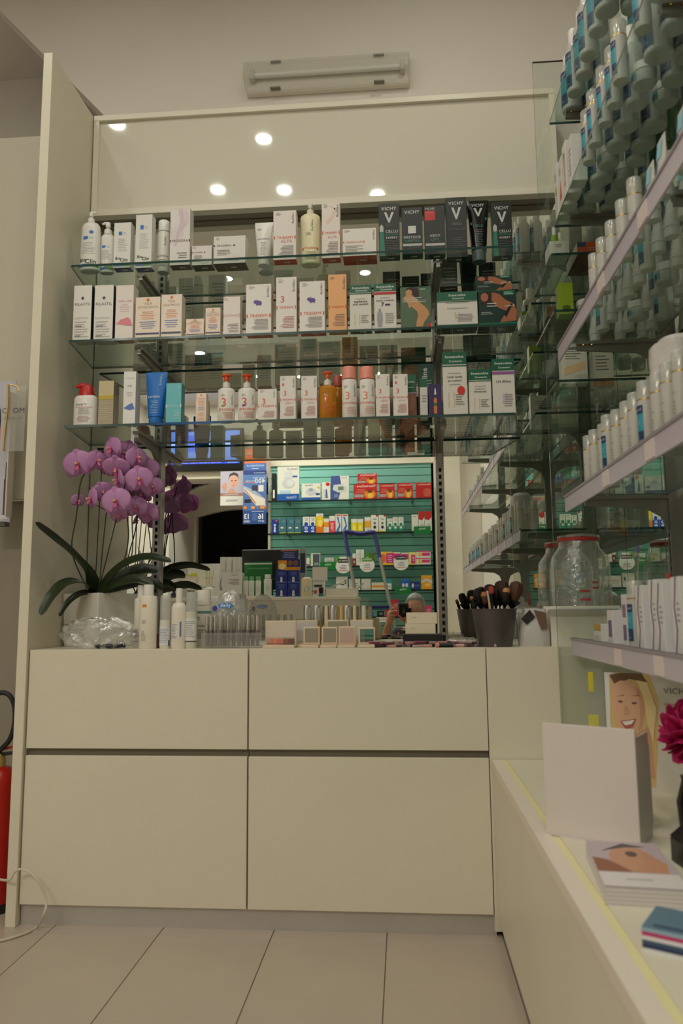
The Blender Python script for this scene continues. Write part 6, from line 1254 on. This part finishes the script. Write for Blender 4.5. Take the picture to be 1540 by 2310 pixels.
# banners and poster
def hang(label, x0, x1, y0, y1, Y, elems, base, name='poster', cat='poster'):
    a, b = mir(x0,y0,Y), mir(x1,y1,Y); w = b.x-a.x; h = a.z-b.z
    t = thing(name, label, cat, ((a.x+b.x)/2,Y,b.z), PI); boxo('sheet', (-w/2,0,0), (w/2,.003,h), mat(base,.5), t)
    link('printed_face', printed(elems, w, h, lambda x,z,o: (x-w/2,-o,z)), t); return t
hang('orange and blue banner headed IL GIOVEDI hanging beside the television',552,601,1014,1061,-2.70,[('r',0,.36,1,1,(226,100,40)),('t','IL GIOVEDI',.5,.80,.8,(236,232,226),0,1),('r',.08,.70,.92,.72,(70,100,160)),('r',0,0,1,.34,(60,90,150)),('t','RESIDENZIALE',.5,.22,.8,(200,210,225),0,1),('l',.3,.06,.7,.14,1,LW,'c')],(226,100,40),'banner','banner')
hang('blue cruise banner with a ship and the numbers sixteen and thirteen',549,601,1062,1182,-2.68,[('r',0,.92,1,1,(40,56,110)),('l',.08,.94,.8,.97,1,(180,190,220)),('t','SuperVinci',.32,.86,.5,(206,214,230),0,1),('t','400',.28,.80,.44,(232,234,238),0,1),('t','CROCIERE',.70,.80,.4,(220,224,230),0,1),('r',.5,.765,.95,.775,(226,120,50)),('p',[(.0,.30),(1,.60),(1,.72),(.5,.62),(.1,.48)],(150,160,176)),('p',[(.05,.34),(.45,.34),(.9,.62),(.95,.68),(.6,.56),(.05,.46)],(214,206,196)),('p',[(.1,.34),(.45,.34),(.42,.28),(.12,.28)],(110,100,100)),('p',[(.45,.4),(.92,.66),(.9,.62),(.45,.36)],(200,120,70)),('r',.12,.60,.34,.72,(226,216,206)),('r',.38,.62,.62,.72,(50,50,80)),('r',.66,.40,.94,.46,(30,32,44)),('r',.08,.28,.26,.33,(232,140,50)),('r',.32,.28,.46,.33,(90,120,180)),('r',.5,.28,.64,.33,(232,150,60)),('r',.84,.28,.98,.33,(226,130,50)),('r',0,0,1,.25,(46,76,140)),('l',.1,.22,.9,.25,1,(190,200,220)),('t','16',.22,.14,.28,(232,234,238),0,1),('t','OTT',.22,.05,.26,(232,234,238),0,1),('t','13',.82,.14,.26,(232,234,238),0,1),('t','GEN',.82,.05,.26,(232,234,238),0,1),('r',.4,.06,.6,.2,(70,100,160))],(74,104,160),'banner','banner')
hang('pale portrait poster with white foot hanging beside the cruise banner',498,549,1064,1140,-2.90,[('r',0,.28,1,1,(176,170,186)),('p',[(.25,.28),(.72,.28),(.62,.46),(.55,.5),(.4,.46)],(196,140,120)),('e',.42,.70,.2,.19,(206,156,138)),('p',[(.2,.74),(.24,.92),(.42,.97),(.6,.92),(.66,.74),(.58,.85),(.42,.89),(.26,.84)],(60,50,52)),('e',.34,.72,.04,.018,(60,50,54)),('e',.50,.72,.04,.018,(60,50,54)),('p',[(.36,.585),(.5,.585),(.43,.565)],(160,70,70)),('p',[(.40,.63),(.45,.63),(.43,.7)],(190,136,118)),('p',[(.8,.4),(.95,.55),(.78,.7),(.7,.55)],(196,140,120)),('r',0,.28,1,.36,(150,110,104)),('l',.2,.3,.9,.35,2,(225,215,215)),('l',.1,.12,.9,.18,2,(120,120,130),'c')],(222,218,214))
p = mir(385,1115,-2.95); t = thing('pennant', 'orange triangular paper pennant on the pier beside the passage', 'pennant', (mir(372,1108,-2.95).x,-2.95,mir(372,1125,-2.95).z), PI)
k = MB(); k.prism([(.14,.0),(.14,.11),(-.16,.0)], 0, .004, mat((226,100,50),.6), 'y'); k.build('sheet', t); boxo('cord', (.12,.0045,.05), (.124,.149,.056), mat((150,140,120),.7), t)

# ================================================================== left of the tall side panel
p = atY(40,1100,3.13)
t = thing('poster_holder', 'acrylic holder with a pale portrait poster beside the tall side panel', 'poster', (atY(-30,1100,3.12).x,3.12,atY(30,1178,3.12).z))
x0 = t.location.x; wq = atY(30,1000,3.12).x-x0; z0 = t.location.z; hq = atY(30,860,3.12).z-z0
boxo('poster_sheet', (0,.0,0), (wq,.004,hq), mat((206,202,210),.4), t)
link('printed_face', printed([('r',0,0,1,1,(196,194,206)),('e',.25,.62,.22,.2,(196,140,116)),('e',.2,.72,.26,.14,(56,44,42)),('r',.7,.05,.85,.3,(90,60,50)),('r',.74,.3,.8,.42,(40,36,40)),('r',.5,.02,.9,.05,(226,222,220))], wq, hq, lambda x,z,o: (x,-o,z)), t)
px1 = atY(56,1000,3.08).x-x0
boxo('acrylic_sheet', (wq-.03,-.05,hq*.48), (px1,-.047,hq*.94), M_CLEAR, t)
link('lettering', printed([('t','DO  OM',.5,.62,.95,(70,70,90)),('t','MAKE-UP',.6,.5,.6,(130,130,150))], px1-wq+.06, hq*.46, lambda x,z,o: (wq-.06+x,-.0505-o,hq*.48+z)), t)
boxo('side_fin', (wq,-.046,.02), (wq+.006,.004,hq*.9), mat((206,200,190),.4), t)
k = MB(); k.tube(ccr([(wq-.005,-.056,hq*.95),(wq-.002,-.056,hq*.8),(wq-.01,-.056,hq*.6),(wq-.012,-.056,hq*.48)],4), .005, mat((190,160,90),.3,metal=.7), 8); k.tube([(wq-.002,-.056,hq*.95),(wq+.03,-.05,hq*.94),(wq+.045,-.05,hq*.9)], .003, mat((206,180,110),.3,metal=.7), 6); k.build('chain', t)
boxo('wall_bracket', (wq*.4,.0045,hq*.6), (wq*.6,.0795,hq*.6+.03), mat((120,116,110),.5), t); boxo('bracket', (0,-.04,-.02), (wq,.0,-.001), mat((80,76,70),.5), t)
# fire extinguisher
p = atZ(-16,2005,.02)
ex = thing('fire_extinguisher', 'red fire extinguisher with black hose standing beside the tall side panel', 'extinguisher', (atY(-12,1990,2.98).x,2.98,0))
zt_ = atY(0,1728,2.98).z; r = .065
k = MB(); k.lathe([(.055,0),(r,.012),(r,zt_-.06),(r*.92,zt_-.03),(r*.6,zt_-.006),(.022,zt_)], mat((176,26,16),.28), 28); k.build('cylinder', ex)
k = MB(); k.lathe([(.066,0),(.067,.03),(.0655,.035)], mat((24,24,24),.5), 28); k.build('foot_ring', ex)
k = MB(); k.lathe([(.02,zt_+.0005),(.02,zt_+.03),(.014,zt_+.05)], mat((190,170,110),.3,metal=.8), 14); k.build('valve', ex)
k = MB(); k.prism([(-.02,zt_+.035),(.09,zt_+.05),(.09,zt_+.058),(-.02,zt_+.05)], -.012, .012, mat((30,30,30),.4), 'y'); k.prism([(-.02,zt_+.055),(.085,zt_+.075),(.085,zt_+.083),(-.02,zt_+.065)], -.01, .01, mat((180,40,30),.4), 'y'); k.build('lever', ex)
L = ex.location
hp = [Vector((L.x,L.y-.02,zt_+.03))]+[atY(a,b,2.96) for a,b in ((-25,1600),(-5,1566),(18,1566),(32,1590),(33,1630),(22,1668),(-2,1695),(-40,1740))]
k = MB(); k.tube([q-L for q in ccr(hp,5)], .0095, mat((26,26,28),.5), 10); k.build('hose', ex)
# white cable loop on the floor
k = MB(); pts = [atY(22,1985,2.79),atY(34,1966,2.79),atY(55,1962,2.79),atY(85,1985,2.78),atY(104,2030,2.78),atY(98,2065,2.76),atZ(84,2090,.006),atZ(60,2104,.006),atZ(0,2122,.006),atZ(-80,2130,.006)]
pts = [Vector((-1.50,2.84,.16))]+pts
k.tube(ccr(pts,6), .0042, mat((206,198,178),.5), 8); ca = k.build('power_cable'); tag(ca, 'thin white cable looping onto the floor before the tall side panel', 'cable')

# ================================================================== the photographer, seen in the mirror
SKN = mat((198,140,112), .55, noise=.05, nscale=30); CLO = mat((46,44,50), .8); TRO = mat((36,40,56), .85); HAIRM = mat((150,148,146), .55, noise=.25, nscale=70)
def skin_obj(name, joints, bones, m, parent, root=0, sub=2):
    me = bpy.data.meshes.new(name); me.from_pydata([j[0] for j in joints], bones, []); me.materials.append(m)
    o = link(name, me, parent); me.skin_vertices or o.modifiers.new('skin','SKIN')
    if not any(md.type == 'SKIN' for md in o.modifiers): o.modifiers.new('skin','SKIN')
    for i, j in enumerate(joints):
        sv = me.skin_vertices[0].data[i]; rr = j[1]; sv.radius = rr if isinstance(rr, tuple) else (rr, rr); sv.use_root = (i == root)
    s = o.modifiers.new('sub','SUBSURF'); s.levels = sub; s.render_levels = sub
    for md in o.modifiers:
        if md.type == 'SKIN': md.use_smooth_shade = True
    return o
pe = thing('person', 'kneeling person in dark clothes holding a black camera to the eye', 'person', (.10,-.42,0))
PO = pe.location.copy()
def Lp(x, y, z): return (x-PO.x, y-PO.y, z)
HC = Vector((.10,-.235,1.14))
# body: pelvis, spine, neck, head, arms to wrists, legs kneeling
J = [(Lp(.10,-.50,.50),(.14,.11)),(Lp(.10,-.48,.66),(.13,.10)),(Lp(.10,-.43,.82),(.15,.105)),(Lp(.10,-.38,.93),(.10,.08)),(Lp(.10,-.33,1.0),(.052,.055)),(Lp(.10,-.275,1.06),(.058,.065)),
     (Lp(-.06,-.37,.91),.062),(Lp(-.19,-.27,.76),.047),(Lp(-.15,-.12,.97),.031),(Lp(-.13,-.085,1.02),.026),
     (Lp(.24,-.37,.91),.055),(Lp(.22,-.20,.72),.045),(Lp(.11,-.11,.94),.031),(Lp(.06,-.085,1.0),.026),
     (Lp(.0,-.50,.44),.095),(Lp(-.05,-.16,.10),.062),(Lp(-.03,-.52,.055),.045),(Lp(-.03,-.66,.05),.035),
     (Lp(.20,-.50,.44),.095),(Lp(.24,-.18,.10),.062),(Lp(.24,-.54,.055),.045),(Lp(.24,-.68,.05),.035)]
Bn = [(0,1),(1,2),(2,3),(3,4),(4,5),(3,6),(6,7),(7,8),(8,9),(3,10),(10,11),(11,12),(12,13),(0,14),(14,15),(15,16),(16,17),(0,18),(18,19),(19,20),(20,21)]
skin_obj('body', J, Bn, SKN, pe)
def infl(j, f): 
    r = j[1]; return (j[0], tuple(v*f for v in r) if isinstance(r, tuple) else r*f)
top = [0,1,2,3,6,7,8,10,11,12]; mp = {a:i for i, a in enumerate(top)}
jj = [infl(J[i], 1.16) for i in top]; jj[mp[8]] = (tuple(Vector(J[7][0])*.35+Vector(J[8][0])*.65), .044); jj[mp[12]] = (tuple(Vector(J[11][0])*.35+Vector(J[12][0])*.65), .044)
skin_obj('jacket', jj, [(mp[a],mp[b]) for a,b in Bn if a in mp and b in mp], CLO, pe)
leg = [0,14,15,16,18,19,20]; mq = {a:i for i, a in enumerate(leg)}
skin_obj('trousers', [infl(J[i], 1.15) for i in leg], [(mq[a],mq[b]) for a,b in Bn if a in mq and b in mq], TRO, pe)
for a, b in ((16,17),(20,21)):
    k = MB(); q, w_ = Vector(J[a][0]), Vector(J[b][0]); k.tube([q+Vector((0,-.03,0)), (q+w_)/2, w_+Vector((0,-.03,-.005)), w_+Vector((0,-.06,-.005))], [.046,.05,.045,.02], mat((30,28,28),.5), 12); k.build('shoe', pe)
# head with face
k = MB(); n = 24; rings = []
for i in range(17):
    th = PI*(i+.2)/16.4; z = -math.cos(th); rr = math.sin(th)
    row = []
    for j in range(n):
        a = 2*PI*j/n; x, y = math.cos(a), math.sin(a)
        jaw = 1-.28*max(0,-z)**1.5; f = 1.0
        px_, py_ = x*rr*.074*jaw, y*rr*.094*(1-.12*max(0,-z))
        if y > .75 and -.35 < z < .1: py_ += .022*max(0,1-abs(x)/.28)*(1-abs(z+.15)/.3 if abs(z+.15) < .3 else 0)   # nose
        row.append((px_, py_, z*.118))
    rings.append(row)
k.rings(rings, SKN)
for sx in (-1,1): k.lathe([(.006,-.03),(.017,-.012),(.019,.01),(.010,.028)], SKN, 10, (sx*.073,-.005,-.005), .45, 1)
hd = k.build('head', pe, Vector(Lp(*HC)))
for sx in (-1,1):
    k = MB(); k.lathe([(.001,-.011),(.008,-.008),(.011,0),(.008,.008),(.001,.011)], mat((226,220,214),.2), 12, (sx*.031,.078,.005), 1.1, .8); k.lathe([(.001,-.005),(.005,0),(.001,.005)], mat((60,50,40),.2), 10, (sx*.031,.087,.005), 1, .5); k.build('eye', hd)
k = MB(); k.tube([(-.024,.083,-.062),(0,.089,-.06),(.024,.083,-.062)], .0055, mat((170,92,84),.5), 8); k.build('mouth', hd)
# grey bob of hair
k = MB(); rings = []; RH = random.Random(3)
for i in range(13):
    th = PI*.02+PI*.66*i/12; z = math.cos(th); rr = math.sin(th) if th < PI/2 else 1-.12*(th-PI/2)
    row = []
    for j in range(36):
        a = 2*PI*j/36; x, y = math.cos(a), math.sin(a); w_ = 1+.03*math.sin(9*a+i*.3)+RH.uniform(-.012,.012)
        if y > .35 and z < .52: row.append((x*rr*.066*w_, min(y*rr*.086, .07+.03*max(0,z)), z*.128)) 
        else: row.append((x*rr*.093*w_, y*rr*.112*w_-.004, z*.135 if z > 0 else z*.16))
    rings.append(row)
k.rings(rings, HAIRM, True, False); k.build('hair', pe, Vector(Lp(*HC))+Vector((0,-.006,.004)), sharp=70)
# hands: palm and five fingers each, closing on the camera
def hand(parent, wrist, palm, fingers, thumb, nm):
    w_, pm = Vector(wrist), Vector(palm)
    k = MB(); d = (pm-w_); k.tube([w_-d*.25, w_, w_+d*.5, pm, pm+d*.25], [.026,.027,.034,.036,.024], SKN, 12); h_ = k.build(nm, parent)
    for pts, r in fingers+[thumb]:
        k = MB(); k.tube([Vector(Lp(*q)) for q in ccr(pts,4)], [r*(1-.35*i/(4*(len(pts)-1))) for i in range(4*(len(pts)-1)+1)], SKN, 8); k.build('finger', h_)
# left of the picture: hand on the grip side of the upright-held camera
hand(pe, Lp(-.13,-.085,1.02), Lp(-.105,-.075,1.10), [([(-.105,-.07,1.12),(-.092,-.045,1.155),(-.07,-.028,1.175),(-.05,-.026,1.175)],.0095),([(-.112,-.07,1.11),(-.10,-.038,1.135),(-.082,-.020,1.145),(-.064,-.022,1.143)],.0098),([(-.116,-.07,1.095),(-.106,-.035,1.11),(-.088,-.016,1.115),(-.068,-.02,1.112)],.0098),([(-.117,-.072,1.075),(-.106,-.04,1.08),(-.09,-.022,1.083),(-.072,-.024,1.08)],.0088)], ([(-.10,-.085,1.08),(-.088,-.105,1.11),(-.075,-.108,1.135)],.011), 'hand')
hand(pe, Lp(.06,-.085,1.0), Lp(.02,-.065,1.03), [([(.015,-.06,1.035),(-.005,-.035,1.05),(-.03,-.024,1.062),(-.04,-.026,1.08)],.0095),([(.01,-.06,1.03),(-.015,-.035,1.038),(-.036,-.024,1.045),(-.048,-.026,1.055)],.0098),([(.02,-.055,1.035),(.012,-.03,1.05),(.005,-.022,1.065)],.0095),([(.028,-.055,1.035),(.03,-.035,1.052),(.028,-.026,1.07)],.0088)], ([(.03,-.08,1.035),(.042,-.07,1.06),(.044,-.055,1.08)],.011), 'hand')
# camera held upright just behind the viewpoint
cm = thing('camera_body', 'black reflex camera held upright by the kneeling person', 'camera', (0,-.055,1.12))
MBK = mat((20,20,22),.45)
boxo('body_shell', (-.045,-.045,-.068), (.042,-.005,.064), MBK, cm, bevel=.008); boxo('prism_hump', (.0425,-.05,-.022), (.066,.0,.026), MBK, cm, bevel=.006)
k = MB(); n = 26
def ringy(r, y): return [(r*math.cos(2*PI*j/n), y, r*math.sin(2*PI*j/n)) for j in range(n)]
k.rings([ringy(.031,-.0045), ringy(.033,.004), ringy(.033,.03), ringy(.035,.032), ringy(.035,.044), ringy(.028,.0445), ringy(.026,.03)], MBK, False, False); lens = k.build('lens_barrel', cm)
k = MB(); k.rings([ringy(.027,.029), ringy(.018,.033), ringy(.004,.0345)], mat((14,16,30),.05,coat=1), False, True); k.build('front_glass', lens)
k = MB(); k.rings([ringy(.0355,.012), ringy(.0355,.022)], mat((40,40,42),.7), False, False); k.build('zoom_ring', lens)
boxo('grip', (-.044,-.004,.035), (.036,.016,.063), mat((26,26,28),.7), cm, bevel=.006)
